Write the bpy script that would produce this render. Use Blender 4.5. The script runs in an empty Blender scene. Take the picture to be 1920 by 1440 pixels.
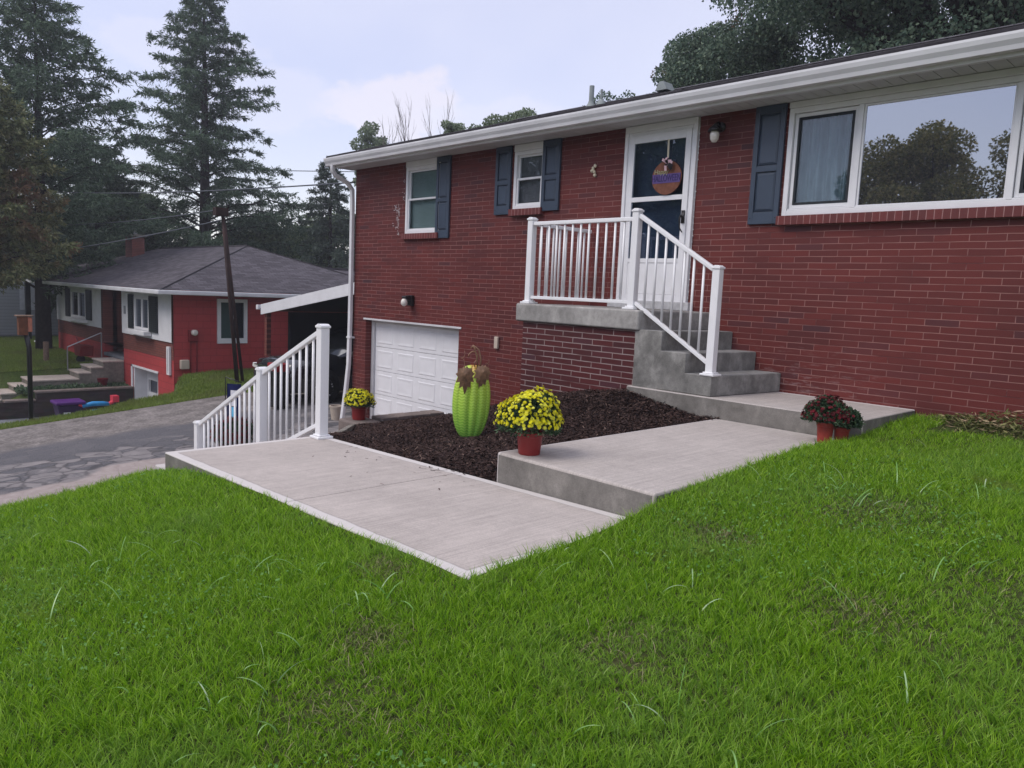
import bpy, bmesh, math, random
import numpy as np
from mathutils import Vector, Matrix, Quaternion
random.seed(7); rng = np.random.default_rng(11)
PI = math.pi
scene = bpy.context.scene
C = scene.collection
R = math.radians

# ------------------------------------------------------------------ materials
def newmat(name):
    m = bpy.data.materials.new(name); m.use_nodes = True
    nt = m.node_tree; nt.nodes.clear()
    out = nt.nodes.new('ShaderNodeOutputMaterial')
    return m, nt, out
def N(nt, typ, **kw):
    n = nt.nodes.new(typ)
    for k, v in kw.items():
        if k.startswith('i_'):
            n.inputs[k[2:].replace('_', ' ')].default_value = v
        else: setattr(n, k, v)
    return n
def L(nt, a, b): nt.links.new(a, b)
def c4(c): return (c[0], c[1], c[2], 1)
def ramp(nt, fac, stops):
    n = nt.nodes.new('ShaderNodeValToRGB'); e = n.color_ramp.elements
    while len(e) < len(stops): e.new(0.5)
    for i, (p, c) in enumerate(stops):
        e[i].position = p; e[i].color = c4(c) if len(c) == 3 else c
    L(nt, fac, n.inputs[0]); return n.outputs[0]
def mixc(nt, f, a, b, typ='MIX'):
    n = nt.nodes.new('ShaderNodeMix'); n.data_type = 'RGBA'; n.blend_type = typ
    for s, v in ((n.inputs[0], f), (n.inputs[6], a), (n.inputs[7], b)):
        if isinstance(v, (int, float)): s.default_value = v
        elif isinstance(v, (tuple, list)): s.default_value = c4(v)
        else: L(nt, v, s)
    return n.outputs[2]
def mth(nt, op, a, b=0.0, c=0.0):
    n = nt.nodes.new('ShaderNodeMath'); n.operation = op
    for s, v in zip(n.inputs, (a, b, c)):
        if isinstance(v, (int, float)): s.default_value = v
        else: L(nt, v, s)
    return n.outputs[0]
def noise(nt, vec, scale, detail=4, rough=0.55):
    n = N(nt, 'ShaderNodeTexNoise'); n.inputs['Scale'].default_value = scale
    n.inputs['Detail'].default_value = detail; n.inputs['Roughness'].default_value = rough
    if vec is not None: L(nt, vec, n.inputs['Vector'])
    return n.outputs['Fac']
def mapping(nt, vec, scale=(1, 1, 1), loc=(0, 0, 0), rot=(0, 0, 0)):
    n = N(nt, 'ShaderNodeMapping'); n.inputs['Scale'].default_value = scale
    n.inputs['Location'].default_value = loc; n.inputs['Rotation'].default_value = rot
    L(nt, vec, n.inputs['Vector']); return n.outputs[0]
def pos(nt): return N(nt, 'ShaderNodeNewGeometry').outputs['Position']
def pbsdf(nt, out, col, rough=0.7, spec=0.4, metal=0.0, bump=None, bstr=0.3, bdist=0.01, coat=0.0):
    b = N(nt, 'ShaderNodeBsdfPrincipled')
    for k, v in (('Base Color', col), ('Roughness', rough), ('Specular IOR Level', spec), ('Metallic', metal), ('Coat Weight', coat)):
        if isinstance(v, (int, float)): b.inputs[k].default_value = v
        elif isinstance(v, (tuple, list)): b.inputs[k].default_value = c4(v)
        else: L(nt, v, b.inputs[k])
    if bump is not None:
        bn = N(nt, 'ShaderNodeBump'); bn.inputs['Strength'].default_value = bstr
        bn.inputs['Distance'].default_value = bdist
        L(nt, bump, bn.inputs['Height']); L(nt, bn.outputs[0], b.inputs['Normal'])
    L(nt, b.outputs[0], out.inputs[0]); return b
def plain(name, col, rough=0.5, spec=0.4, metal=0.0, var=0.12, scale=6, bump=0.0, coat=0.0, bscale=60):
    m, nt, out = newmat(name); p = pos(nt)
    n = noise(nt, p, scale, 5)
    a = tuple(x * (1 - var) for x in col); b = tuple(min(1, x * (1 + var)) for x in col)
    cc = ramp(nt, n, [(0.3, a), (0.7, b)])
    bp = noise(nt, p, bscale, 3) if bump else None
    pbsdf(nt, out, cc, rough, spec, metal, bp, bump, 0.004, coat); return m

def brick_mat(name, c1, c2, mort, bw=0.281, rh=0.0615, paint=0.0, mort2=None, axis='XZ', loc=(0, 0, 0), msize=0.0045, cm=None):
    m, nt, out = newmat(name); p = pos(nt)
    s = N(nt, 'ShaderNodeSeparateXYZ'); L(nt, p, s.inputs[0])
    cb = N(nt, 'ShaderNodeCombineXYZ')
    wob = noise(nt, p, 9.0, 2)
    hz = mth(nt, 'ADD', s.outputs[0] if axis[0] == 'X' else s.outputs[1], mth(nt, 'MULTIPLY', wob, 0.006))
    vz = mth(nt, 'ADD', s.outputs[2], mth(nt, 'MULTIPLY', noise(nt, p, 5.0, 2), 0.007))
    L(nt, hz, cb.inputs[0]); L(nt, vz, cb.inputs[1])
    mp = mapping(nt, cb.outputs[0], loc=loc)
    b = N(nt, 'ShaderNodeTexBrick'); L(nt, mp, b.inputs['Vector'])
    b.offset = 0.47; b.offset_frequency = 2; b.squash = 1.0
    b.inputs['Scale'].default_value = 1.0; b.inputs['Mortar Size'].default_value = msize
    b.inputs['Mortar Smooth'].default_value = 0.25; b.inputs['Bias'].default_value = 0.0
    b.inputs['Brick Width'].default_value = bw; b.inputs['Row Height'].default_value = rh
    b.inputs['Color1'].default_value = (0, 0, 0, 1); b.inputs['Color2'].default_value = (1, 1, 1, 1); b.inputs['Mortar'].default_value = (0.5, 0.5, 0.5, 1)
    tone = ramp(nt, b.outputs['Color'], [(0.0, c1), (0.5, tuple((x + y) / 2 for x, y in zip(c1, c2))), (0.88, c2), (1.0, cm or c2)])
    big = noise(nt, p, 0.9, 4)
    tone = mixc(nt, ramp(nt, big, [(0.35, (0, 0, 0)), (0.7, (1, 1, 1))]), tone, mixc(nt, 0.5, tone, tuple(x * 1.25 for x in c2)))
    fine = noise(nt, p, 140, 4)
    tone = mixc(nt, 0.22, tone, ramp(nt, fine, [(0.3, (0.25, 0.25, 0.25)), (0.7, (0.9, 0.9, 0.9))]), 'OVERLAY')
    # efflorescence specks near the ground
    mn = noise(nt, mapping(nt, p, scale=(1.2, 1.2, 5)), 1.6, 4)
    mvis = ramp(nt, mn, [(0.42 - 0.2 * (1 - paint) , (0, 0, 0)), (0.64 - 0.2 * (1 - paint), (1, 1, 1))])
    mc = mixc(nt, mvis, mort2 or mort, mort)
    col = mixc(nt, b.outputs['Fac'], tone, mc)
    if axis == 'XZ' and name == 'painted_brick':
        lowz = ramp(nt, mth(nt, 'MULTIPLY_ADD', s.outputs[2], 1.6, 1.45), [(0.0, (1, 1, 1)), (1.0, (0, 0, 0))])
        nx = ramp(nt, mth(nt, 'MULTIPLY_ADD', s.outputs[0], 0.4, 2.0), [(0.25, (0, 0, 0)), (0.5, (1, 1, 1)), (0.85, (0.6, 0.6, 0.6)), (1.0, (0, 0, 0))])
        ef = ramp(nt, noise(nt, mapping(nt, p, scale=(3, 3, 14)), 2.2, 6, 0.7), [(0.54, (0, 0, 0)), (0.70, (1, 1, 1))])
        col = mixc(nt, mth(nt, 'MULTIPLY', mth(nt, 'MULTIPLY', lowz, nx), mth(nt, 'MULTIPLY', ef, 0.55)), col, (0.40, 0.33, 0.33))
    h = mth(nt, 'ADD', mth(nt, 'MULTIPLY', b.outputs['Fac'], -1.0), mth(nt, 'MULTIPLY', fine, 0.25))
    h = mth(nt, 'ADD', h, mth(nt, 'MULTIPLY', b.outputs['Color'], 0.25))
    pbsdf(nt, out, col, 0.62, 0.35, 0, h, 0.7, 0.006)
    return m

M = {}
M['brick'] = brick_mat('painted_brick', (0.070, 0.0135, 0.013), (0.118, 0.019, 0.016), (0.27, 0.135, 0.12), paint=0.55, mort2=(0.085, 0.024, 0.024), msize=0.0036, cm=(0.048, 0.017, 0.022))
M['brick_base'] = brick_mat('landing_brick', (0.042, 0.011, 0.013), (0.082, 0.014, 0.015), (0.30, 0.235, 0.225), paint=0.4, mort2=(0.09, 0.03, 0.03), loc=(0.1, 0.02, 0), msize=0.0055, cm=(0.05, 0.02, 0.028))
M['brick_sill'] = brick_mat('sill_brick', (0.09, 0.022, 0.022), (0.13, 0.027, 0.026), (0.33, 0.18, 0.17), bw=0.066, rh=0.5, paint=0.4, mort2=(0.2, 0.07, 0.06), msize=0.004)
M['nb_brick'] = brick_mat('far_brick', (0.14, 0.045, 0.036), (0.19, 0.06, 0.046), (0.10, 0.032, 0.027), bw=0.3, rh=0.068, paint=0.3, msize=0.008)
M['nb_red'] = brick_mat('far_red_paint', (0.36, 0.046, 0.048), (0.39, 0.05, 0.052), (0.29, 0.036, 0.038), bw=0.4, rh=0.2, paint=0.3, msize=0.008)
M['nb_red_side'] = brick_mat('far_red_paint_side', (0.36, 0.046, 0.048), (0.39, 0.05, 0.052), (0.29, 0.036, 0.038), bw=0.4, rh=0.2, paint=0.3, msize=0.008, axis='YZ')
M['white'] = plain('white_vinyl', (0.74, 0.74, 0.76), 0.35, 0.4, var=0.04)
M['white_rail'] = plain('white_rail_coating', (0.80, 0.80, 0.81), 0.3, 0.5, var=0.03)
M['white_old'] = plain('aged_white_paint', (0.55, 0.55, 0.56), 0.55, 0.3, var=0.14, scale=3)
M['gutter'] = plain('gutter_white', (0.66, 0.66, 0.68), 0.4, 0.4, var=0.1, scale=2)
M['soffit'] = plain('soffit_vinyl', (0.50, 0.50, 0.50), 0.6, 0.2, var=0.08)
M['shutter'] = plain('blue_grey_shutter', (0.042, 0.060, 0.092), 0.38, 0.45, var=0.12, scale=4, bump=0.15, bscale=120)
M['black'] = plain('black_metal', (0.012, 0.012, 0.014), 0.35, 0.5)
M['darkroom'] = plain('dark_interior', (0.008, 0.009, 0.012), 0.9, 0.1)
M['nb_shutter'] = plain('black_shutter', (0.02, 0.025, 0.03), 0.5, 0.3)
M['nb_white'] = plain('far_white_panel', (0.74, 0.74, 0.76), 0.5, 0.3, var=0.07, scale=3)
M['metal'] = plain('galvanised', (0.3, 0.31, 0.32), 0.4, 0.5, metal=0.6)
M['rust'] = plain('rusty_steel', (0.035, 0.018, 0.016), 0.75, 0.3, var=0.5, scale=3, bump=0.4)
M['pot_red'] = plain('red_plastic_pot', (0.22, 0.018, 0.018), 0.42, 0.4, var=0.1)
M['pot_terra'] = plain('terracotta_pot', (0.28, 0.04, 0.028), 0.6, 0.3, var=0.25, scale=15)
M['beige'] = plain('beige_pot', (0.52, 0.44, 0.36), 0.6, 0.3, var=0.1)
M['bulb'] = plain('frosted_glass', (0.7, 0.66, 0.6), 0.15, 0.6, var=0.1)
M['purple'] = plain('purple_plastic', (0.09, 0.02, 0.17), 0.4, 0.4)
M['darkpurple'] = plain('dark_purple_plastic', (0.03, 0.012, 0.06), 0.5, 0.4)
M['blue'] = plain('blue_plastic', (0.03, 0.28, 0.62), 0.4, 0.4)
M['pink'] = plain('red_pink_plastic', (0.7, 0.06, 0.10), 0.4, 0.4)
M['wood'] = plain('weathered_wood', (0.22, 0.15, 0.11), 0.8, 0.2, var=0.3, scale=12)
M['birdwood'] = plain('birdhouse_wood', (0.14, 0.055, 0.03), 0.8, 0.2, var=0.3, scale=12)
M['birdfront'] = plain('birdhouse_front', (0.45, 0.17, 0.11), 0.8, 0.2, var=0.3, scale=12)
M['carpaint'] = plain('black_car_paint', (0.008, 0.009, 0.012), 0.25, 0.6, var=0.02, coat=1.0)
M['chrome'] = plain('chrome', (0.5, 0.5, 0.52), 0.15, 0.5, metal=1.0)
M['rim'] = plain('grey_alloy', (0.4, 0.41, 0.43), 0.3, 0.5, metal=0.2)
M['tyre'] = plain('tyre_rubber', (0.012, 0.012, 0.013), 0.8, 0.3)
M['lamp_clear'] = plain('headlight_lens', (0.65, 0.62, 0.6), 0.1, 0.8)
M['red_lid'] = plain('red_lid_plastic', (0.25, 0.008, 0.012), 0.35, 0.4)
M['siding_trim'] = plain('light_trim', (0.6, 0.62, 0.68), 0.6, 0.2)
M['cable'] = plain('grey_cable', (0.10, 0.11, 0.13), 0.7, 0.2)
M['flagcloth'] = plain('navy_cloth', (0.015, 0.02, 0.08), 0.9, 0.1)
M['flagwhite'] = plain('white_cloth', (0.7, 0.7, 0.75), 0.9, 0.1)
M['flagblue'] = plain('light_blue_cloth', (0.15, 0.5, 0.75), 0.9, 0.1)
M['flagorange'] = plain('orange_cloth', (0.7, 0.22, 0.05), 0.9, 0.1)
M['rope'] = plain('cream_ribbon', (0.6, 0.55, 0.42), 0.8, 0.2)
M['sign_wood'] = plain('rust_wood_round', (0.17, 0.07, 0.045), 0.8, 0.2, var=0.25, scale=20)
M['sign_purple'] = plain('purple_letters', (0.025, 0.015, 0.09), 0.6, 0.3)
M['sign_pale'] = plain('pale_green_letters', (0.35, 0.34, 0.2), 0.6, 0.3)
M['bow_black'] = plain('black_ribbon', (0.02, 0.015, 0.02), 0.5, 0.4)
M['bow_pink'] = plain('pink_white_ribbon', (0.65, 0.45, 0.5), 0.6, 0.3, var=0.35, scale=60)
M['deadgrass'] = plain('dry_straw', (0.34, 0.24, 0.17), 0.8, 0.1, var=0.4, scale=30)
M['vent'] = plain('grey_vent_pipe', (0.24, 0.27, 0.27), 0.6, 0.3)
M['plaque'] = plain('grey_plaque', (0.25, 0.26, 0.28), 0.5, 0.3)
M['meterbox'] = plain('meter_red', (0.2, 0.02, 0.022), 0.5, 0.3)

def concrete(name, c, broom=0.0, blotch=0.0, var=0.18, border=None, joints=(), rough=0.85, stain=0.5):
    m, nt, out = newmat(name); p = pos(nt)
    n1 = noise(nt, p, 1.7, 6, 0.6); n2 = noise(nt, p, 14, 5, 0.6); n3 = noise(nt, p, 260, 2)
    lo = tuple(x * (1 - var) for x in c); hi = tuple(x * (1 + var) for x in c)
    col = ramp(nt, n1, [(0.33, lo), (0.66, hi)])
    col = mixc(nt, stain, col, ramp(nt, n2, [(0.35, (0.42, 0.42, 0.42)), (0.65, (0.58, 0.58, 0.58))]), 'OVERLAY')
    h = mth(nt, 'MULTIPLY', n3, 0.5)
    if blotch:
        bl = ramp(nt, noise(nt, mapping(nt, p, scale=(1, 1, 0.6), loc=(5, 2, 1)), 5.5, 7, 0.68), [(0.50, (0, 0, 0)), (0.68, (1, 1, 1))])
        col = mixc(nt, mth(nt, 'MULTIPLY', bl, blotch), col, tuple(min(1, x * 2.2) for x in c))
        bd = ramp(nt, noise(nt, mapping(nt, p, loc=(1, 8, 3)), 3.1, 5, 0.6), [(0.50, (0, 0, 0)), (0.66, (1, 1, 1))])
        col = mixc(nt, mth(nt, 'MULTIPLY', bd, blotch), col, tuple(x * 0.5 for x in c))
        h = mth(nt, 'ADD', h, mth(nt, 'MULTIPLY', noise(nt, p, 22, 5), 1.5))
    col = mixc(nt, 0.35, col, ramp(nt, noise(nt, p, 120, 2, 0.7), [(0.3, (0.30, 0.30, 0.30)), (0.7, (0.68, 0.68, 0.68))]), 'OVERLAY')
    if broom:
        bn = noise(nt, mapping(nt, p, scale=(110, 2.0, 3), rot=(0, 0, broom)), 1.0, 4, 0.7)
        col = mixc(nt, 0.45, col, ramp(nt, bn, [(0.3, (0.30, 0.30, 0.30)), (0.7, (0.68, 0.68, 0.68))]), 'OVERLAY')
        h = mth(nt, 'ADD', h, bn)
    if border:
        x0, x1, y0, y1, w, bc = border
        s = N(nt, 'ShaderNodeSeparateXYZ'); L(nt, p, s.inputs[0])
        X, Y = s.outputs[0], s.outputs[1]
        d = mth(nt, 'MINIMUM', mth(nt, 'SUBTRACT', X, x0), mth(nt, 'SUBTRACT', x1, X))
        d = mth(nt, 'MINIMUM', d, mth(nt, 'MINIMUM', mth(nt, 'SUBTRACT', Y, y0), mth(nt, 'SUBTRACT', y1, Y)))
        d = mth(nt, 'ADD', d, mth(nt, 'MULTIPLY', mth(nt, 'SUBTRACT', noise(nt, p, 6, 3), 0.5), 0.03))
        mask = mth(nt, 'LESS_THAN', d, w)
        col = mixc(nt, mth(nt, 'MULTIPLY', mask, 0.75), col, bc)
        ge = mth(nt, 'LESS_THAN', mth(nt, 'ABSOLUTE', mth(nt, 'SUBTRACT', d, w)), 0.006)
        col = mixc(nt, mth(nt, 'MULTIPLY', ge, 0.35), col, tuple(x * 0.4 for x in c))
    pbsdf(nt, out, col, rough, 0.25, 0, h, 0.25, 0.004); return m
M['conc_low'] = concrete('broomed_concrete_lower', (0.43, 0.385, 0.355), var=0.08, stain=0.3, broom=0.03, border=(-6.0, -2.4, 2.09, 3.46, 0.08, (0.64, 0.61, 0.59)))
M['conc_up'] = concrete('broomed_concrete_upper', (0.43, 0.39, 0.362), var=0.08, stain=0.3, broom=0.03, border=(-3.70, -2.0, 3.0, 6.53, 0.035, (0.56, 0.52, 0.51)))
M['conc_pad'] = concrete('broomed_concrete_pad', (0.42, 0.385, 0.36), var=0.08, stain=0.3, broom=1.57, border=(-5.9, -2.0, 5.2, 7.42, 0.09, (0.68, 0.65, 0.64)))
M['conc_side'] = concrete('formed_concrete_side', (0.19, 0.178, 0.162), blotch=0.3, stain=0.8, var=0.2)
M['stoop'] = concrete('grey_parged_concrete', (0.205, 0.20, 0.188), blotch=0.5, stain=0.95, var=0.3)
M['stoop_top'] = concrete('pale_tread_concrete', (0.25, 0.25, 0.245), blotch=0.3, stain=0.95, var=0.2)
M['slabgrey'] = concrete('landing_slab_concrete', (0.29, 0.28, 0.265), blotch=0.3, stain=0.9, var=0.2)
M['oldconc'] = concrete('old_step_concrete', (0.50, 0.43, 0.38), stain=0.7, var=0.12)
M['oldside'] = concrete('old_step_side', (0.2, 0.185, 0.16), stain=0.9, var=0.3)
M['capstone'] = concrete('cap_stone', (0.19, 0.155, 0.14), stain=0.9, var=0.25)
M['foundation'] = concrete('grey_foundation', (0.2, 0.21, 0.23), stain=0.5, var=0.1)
M['doorstep'] = concrete('whitewashed_sill', (0.55, 0.55, 0.56), stain=0.9, var=0.2)

def stonewall():
    m, nt, out = newmat('dark_stone_wall'); p = pos(nt)
    v = N(nt, 'ShaderNodeTexVoronoi'); v.inputs['Scale'].default_value = 1.0
    L(nt, mapping(nt, p, scale=(3, 3, 9)), v.inputs['Vector'])
    col = mixc(nt, 0.6, (0.045, 0.036, 0.036), v.outputs['Color'], 'MULTIPLY')
    col = mixc(nt, noise(nt, p, 5, 4), col, (0.07, 0.06, 0.055))
    pbsdf(nt, out, col, 0.9, 0.2, 0, v.outputs['Distance'], 0.6, 0.03); return m
M['stone'] = stonewall()

def siding():
    m, nt, out = newmat('grey_clapboard'); p = pos(nt)
    s = N(nt, 'ShaderNodeSeparateXYZ'); L(nt, p, s.inputs[0])
    f = mth(nt, 'FRACT', mth(nt, 'MULTIPLY', s.outputs[2], 6.6))
    col = ramp(nt, f, [(0.0, (0.17, 0.19, 0.22)), (0.12, (0.38, 0.40, 0.45)), (1.0, (0.42, 0.44, 0.49))])
    pbsdf(nt, out, col, 0.6, 0.2, 0, f, 0.5, 0.02); return m
M['siding'] = siding()

def shingle(name, c, axis=0, slope=(1, 1)):
    m, nt, out = newmat(name); p = pos(nt)
    s = N(nt, 'ShaderNodeSeparateXYZ'); L(nt, p, s.inputs[0])
    cb = N(nt, 'ShaderNodeCombineXYZ')
    L(nt, s.outputs[axis], cb.inputs[0]); L(nt, mth(nt, 'MULTIPLY', s.outputs[1 - axis], 1.05), cb.inputs[1])
    b = N(nt, 'ShaderNodeTexBrick'); L(nt, cb.outputs[0], b.inputs['Vector'])
    b.inputs['Scale'].default_value = 1; b.inputs['Brick Width'].default_value = 0.3; b.inputs['Row Height'].default_value = 0.14
    b.inputs['Mortar Size'].default_value = 0.008; b.inputs['Mortar Smooth'].default_value = 0.3
    b.inputs['Color1'].default_value = c4([x * 0.7 for x in c]); b.inputs['Color2'].default_value = c4([x * 1.3 for x in c]); b.inputs['Mortar'].default_value = c4([x * 0.35 for x in c])
    col = mixc(nt, 0.6, b.outputs['Color'], ramp(nt, noise(nt, p, 1.1, 4), [(0.3, (0.42, 0.42, 0.42)), (0.7, (0.58, 0.58, 0.58))]), 'OVERLAY')
    col = mixc(nt, 0.35, col, ramp(nt, noise(nt, p, 90, 3), [(0.3, (0.3, 0.3, 0.3)), (0.7, (0.7, 0.7, 0.7))]), 'OVERLAY')
    pbsdf(nt, out, col, 0.9, 0.2, 0, mth(nt, 'MULTIPLY', b.outputs['Fac'], -1.0), 0.6, 0.012); return m
M['shingle_x'] = shingle('grey_shingle_front', (0.088, 0.08, 0.092), 0)
M['shingle_y'] = shingle('grey_shingle_side', (0.088, 0.08, 0.092), 1)
M['shingle_home'] = shingle('grey_shingle_home', (0.10, 0.095, 0.105), 0)
M['roof_edge'] = plain('dark_drip_edge', (0.035, 0.032, 0.038), 0.8, 0.2, var=0.3, scale=10)

def glass(name, refl, dark=(0.01, 0.014, 0.02), trans=0.0, tint=(0.6, 0.65, 0.68), rough=0.01, gcol=(0.85, 0.9, 1.0)):
    m, nt, out = newmat(name)
    g = N(nt, 'ShaderNodeBsdfGlossy'); g.inputs['Roughness'].default_value = rough; g.inputs['Color'].default_value = c4(gcol)
    d = N(nt, 'ShaderNodeBsdfDiffuse'); d.inputs['Color'].default_value = c4(dark)
    t = N(nt, 'ShaderNodeBsdfTransparent'); t.inputs['Color'].default_value = c4(tint)
    a = N(nt, 'ShaderNodeMixShader'); a.inputs[0].default_value = trans; L(nt, d.outputs[0], a.inputs[1]); L(nt, t.outputs[0], a.inputs[2])
    ge = N(nt, 'ShaderNodeNewGeometry'); dt = N(nt, 'ShaderNodeVectorMath'); dt.operation = 'DOT_PRODUCT'; L(nt, ge.outputs['Normal'], dt.inputs[0]); L(nt, ge.outputs['Incoming'], dt.inputs[1])
    fr = mth(nt, 'ADD', 0.04, mth(nt, 'MULTIPLY', 0.96, mth(nt, 'POWER', mth(nt, 'SUBTRACT', 1.0, mth(nt, 'ABSOLUTE', dt.outputs['Value'])), 5.0)))
    bn = N(nt, 'ShaderNodeBump'); bn.inputs['Strength'].default_value = 0.02; bn.inputs['Distance'].default_value = 0.05
    L(nt, noise(nt, pos(nt), 1.2, 1), bn.inputs['Height']); L(nt, bn.outputs[0], g.inputs['Normal'])
    f = mth(nt, 'ADD', mth(nt, 'MULTIPLY', fr, 1.0), refl - 0.04)
    b = N(nt, 'ShaderNodeMixShader'); L(nt, f, b.inputs[0]); L(nt, a.outputs[0], b.inputs[1]); L(nt, g.outputs[0], b.inputs[2])
    L(nt, b.outputs[0], out.inputs[0]); return m
M['glass_pic'] = glass('picture_window_glass', 0.40, (0.02, 0.02, 0.022))
M['glass_side'] = glass('clear_window_glass', 0.05, trans=0.94, tint=(0.9, 0.93, 0.95))
M['glass_door'] = glass('storm_door_glass', 0.07, trans=0.9, tint=(0.85, 0.9, 0.95))
M['glass_far'] = glass('far_window_glass', 0.14, (0.012, 0.014, 0.018))
M['glass_car'] = glass('car_glass', 0.05, (0.01, 0.012, 0.014), rough=0.15)

def curtain(name, a, b, sc):
    m, nt, out = newmat(name); p = pos(nt)
    w = noise(nt, mapping(nt, p, scale=(sc, 1, sc * 0.22)), 1.0, 3)
    col = ramp(nt, w, [(0.3, a), (0.7, b)])
    pbsdf(nt, out, col, 0.9, 0.1); return m
M['curtain'] = curtain('teal_curtain', (0.12, 0.18, 0.21), (0.22, 0.31, 0.35), 14)
M['blind'] = curtain('window_blind', (0.24, 0.32, 0.30), (0.31, 0.39, 0.37), 2)

def leafmat(name, stops, patch=None, trans=0.25, pscale=0.5, rough=0.6, spec=0.15):
    m, nt, out = newmat(name)
    g = N(nt, 'ShaderNodeNewGeometry')
    col = ramp(nt, g.outputs['Random Per Island'], stops)
    if patch:
        pn = noise(nt, g.outputs['Position'], pscale, 3, 0.6)
        col = mixc(nt, ramp(nt, pn, [(patch[1], (0, 0, 0)), (patch[2], (1, 1, 1))]), col, mixc(nt, 0.75, col, patch[0]))
    b = N(nt, 'ShaderNodeBsdfPrincipled'); L(nt, col, b.inputs['Base Color']); b.inputs['Roughness'].default_value = rough
    b.inputs['Specular IOR Level'].default_value = spec
    t = N(nt, 'ShaderNodeBsdfTranslucent'); L(nt, col, t.inputs[0])
    mx = N(nt, 'ShaderNodeMixShader'); mx.inputs[0].default_value = trans
    L(nt, b.outputs[0], mx.inputs[1]); L(nt, t.outputs[0], mx.inputs[2]); L(nt, mx.outputs[0], out.inputs[0]); return m
def grassmat():
    m, nt, out = newmat('lawn_blades')
    g = N(nt, 'ShaderNodeNewGeometry')
    rnd = g.outputs['Random Per Island']; p = g.outputs['Position']
    col = ramp(nt, rnd, [(0.0, (0.062, 0.17, 0.006)), (0.45, (0.20, 0.40, 0.014)), (0.85, (0.36, 0.58, 0.035)), (1.0, (0.42, 0.60, 0.15))])
    pn = noise(nt, p, 1.1, 4, 0.6)
    col = mixc(nt, ramp(nt, pn, [(0.52, (0, 0, 0)), (0.66, (1, 1, 1))]), col, mixc(nt, 0.3, col, (0.26, 0.42, 0.10)))
    pn2 = noise(nt, mapping(nt, p, loc=(7.3, 2.1, 0)), 2.3, 3, 0.6)
    col = mixc(nt, ramp(nt, pn2, [(0.63, (0, 0, 0)), (0.76, (0.6, 0.6, 0.6))]), col, (0.27, 0.26, 0.09))
    b = N(nt, 'ShaderNodeBsdfPrincipled'); L(nt, col, b.inputs['Base Color']); b.inputs['Roughness'].default_value = 0.45
    b.inputs['Specular IOR Level'].default_value = 0.25
    t = N(nt, 'ShaderNodeBsdfTranslucent'); L(nt, col, t.inputs[0])
    mx = N(nt, 'ShaderNodeMixShader'); mx.inputs[0].default_value = 0.5
    L(nt, b.outputs[0], mx.inputs[1]); L(nt, t.outputs[0], mx.inputs[2]); L(nt, mx.outputs[0], out.inputs[0]); return m
M['grass'] = grassmat()
M['broadblade'] = leafmat('pale_broad_blades', [(0, (0.13, 0.32, 0.05)), (.6, (0.26, 0.46, 0.14)), (1, (0.46, 0.58, 0.38))], trans=0.2, rough=0.3, spec=0.5)
M['thatch'] = leafmat('dry_thatch', [(0, (0.08, 0.11, 0.03)), (0.6, (0.19, 0.19, 0.08)), (1, (0.38, 0.34, 0.20))], trans=0.2)
M['clover'] = leafmat('clover_leaves', [(0, (0.08, 0.20, 0.04)), (1, (0.17, 0.33, 0.09))], trans=0.2)
M['farverge'] = leafmat('verge_blades', [(0, (0.13, 0.20, 0.03)), (1, (0.28, 0.36, 0.09))], patch=((0.17, 0.16, 0.07), 0.5, 0.7), pscale=0.8)
M['conifer'] = leafmat('conifer_needles', [(0, (0.052, 0.086, 0.055)), (0.7, (0.115, 0.175, 0.115)), (1, (0.21, 0.28, 0.185))], trans=0.35)  # greens lifted and greyed, the milky veil is mixed into the needle colour
M['conifer_brown'] = leafmat('browning_needles', [(0, (0.08, 0.10, 0.05)), (0.7, (0.19, 0.22, 0.10)), (1, (0.32, 0.30, 0.15))], patch=((0.20, 0.095, 0.06), 0.58, 0.68), pscale=0.45, trans=0.15)
M['spruce'] = leafmat('spruce_needles', [(0, (0.06, 0.085, 0.07)), (1, (0.14, 0.18, 0.14))], trans=0.25)
M['maple'] = leafmat('maple_leaves', [(0, (0.055, 0.10, 0.072)), (0.6, (0.13, 0.19, 0.135)), (1, (0.25, 0.32, 0.22))], patch=((0.20, 0.085, 0.05), 0.66, 0.72), pscale=0.55, trans=0.3)  # bluish tint in the leaf colour imitates the lens veil
M['lightleaf'] = leafmat('light_green_leaves', [(0, (0.11, 0.15, 0.085)), (1, (0.28, 0.34, 0.22))], trans=0.35)
M['midleaf'] = leafmat('mid_green_leaves', [(0, (0.06, 0.09, 0.05)), (0.6, (0.14, 0.19, 0.10)), (1, (0.25, 0.32, 0.17))], trans=0.35)
M['reflleaf'] = leafmat('autumn_green_leaves', [(0, (0.11, 0.13, 0.05)), (0.6, (0.25, 0.24, 0.09)), (1, (0.42, 0.34, 0.14))], trans=0.35)
M['mumleaf'] = leafmat('mum_foliage', [(0, (0.015, 0.035, 0.018)), (0.6, (0.045, 0.085, 0.045)), (1, (0.11, 0.17, 0.09))], trans=0.15)
M['mumyellow'] = leafmat('yellow_petals', [(0, (0.62, 0.56, 0.015)), (0.5, (0.84, 0.80, 0.025)), (1, (0.88, 0.87, 0.14))], trans=0.25)
M['mumred'] = leafmat('maroon_petals', [(0, (0.07, 0.010, 0.014)), (1, (0.19, 0.02, 0.03))], trans=0.2)
M['mumcenter'] = plain('flower_centre', (0.45, 0.3, 0.02), 0.8)
M['mulchchip'] = leafmat('mulch_chips', [(0, (0.018, 0.011, 0.010)), (0.55, (0.048, 0.028, 0.024)), (0.93, (0.075, 0.046, 0.04)), (1.0, (0.22, 0.15, 0.12))], trans=0.0, rough=0.8)
M['mulchbase'] = plain('mulch_soil', (0.013, 0.009, 0.009), 0.95, 0.1, var=0.5, scale=40, bump=0.8, bscale=90)
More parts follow.
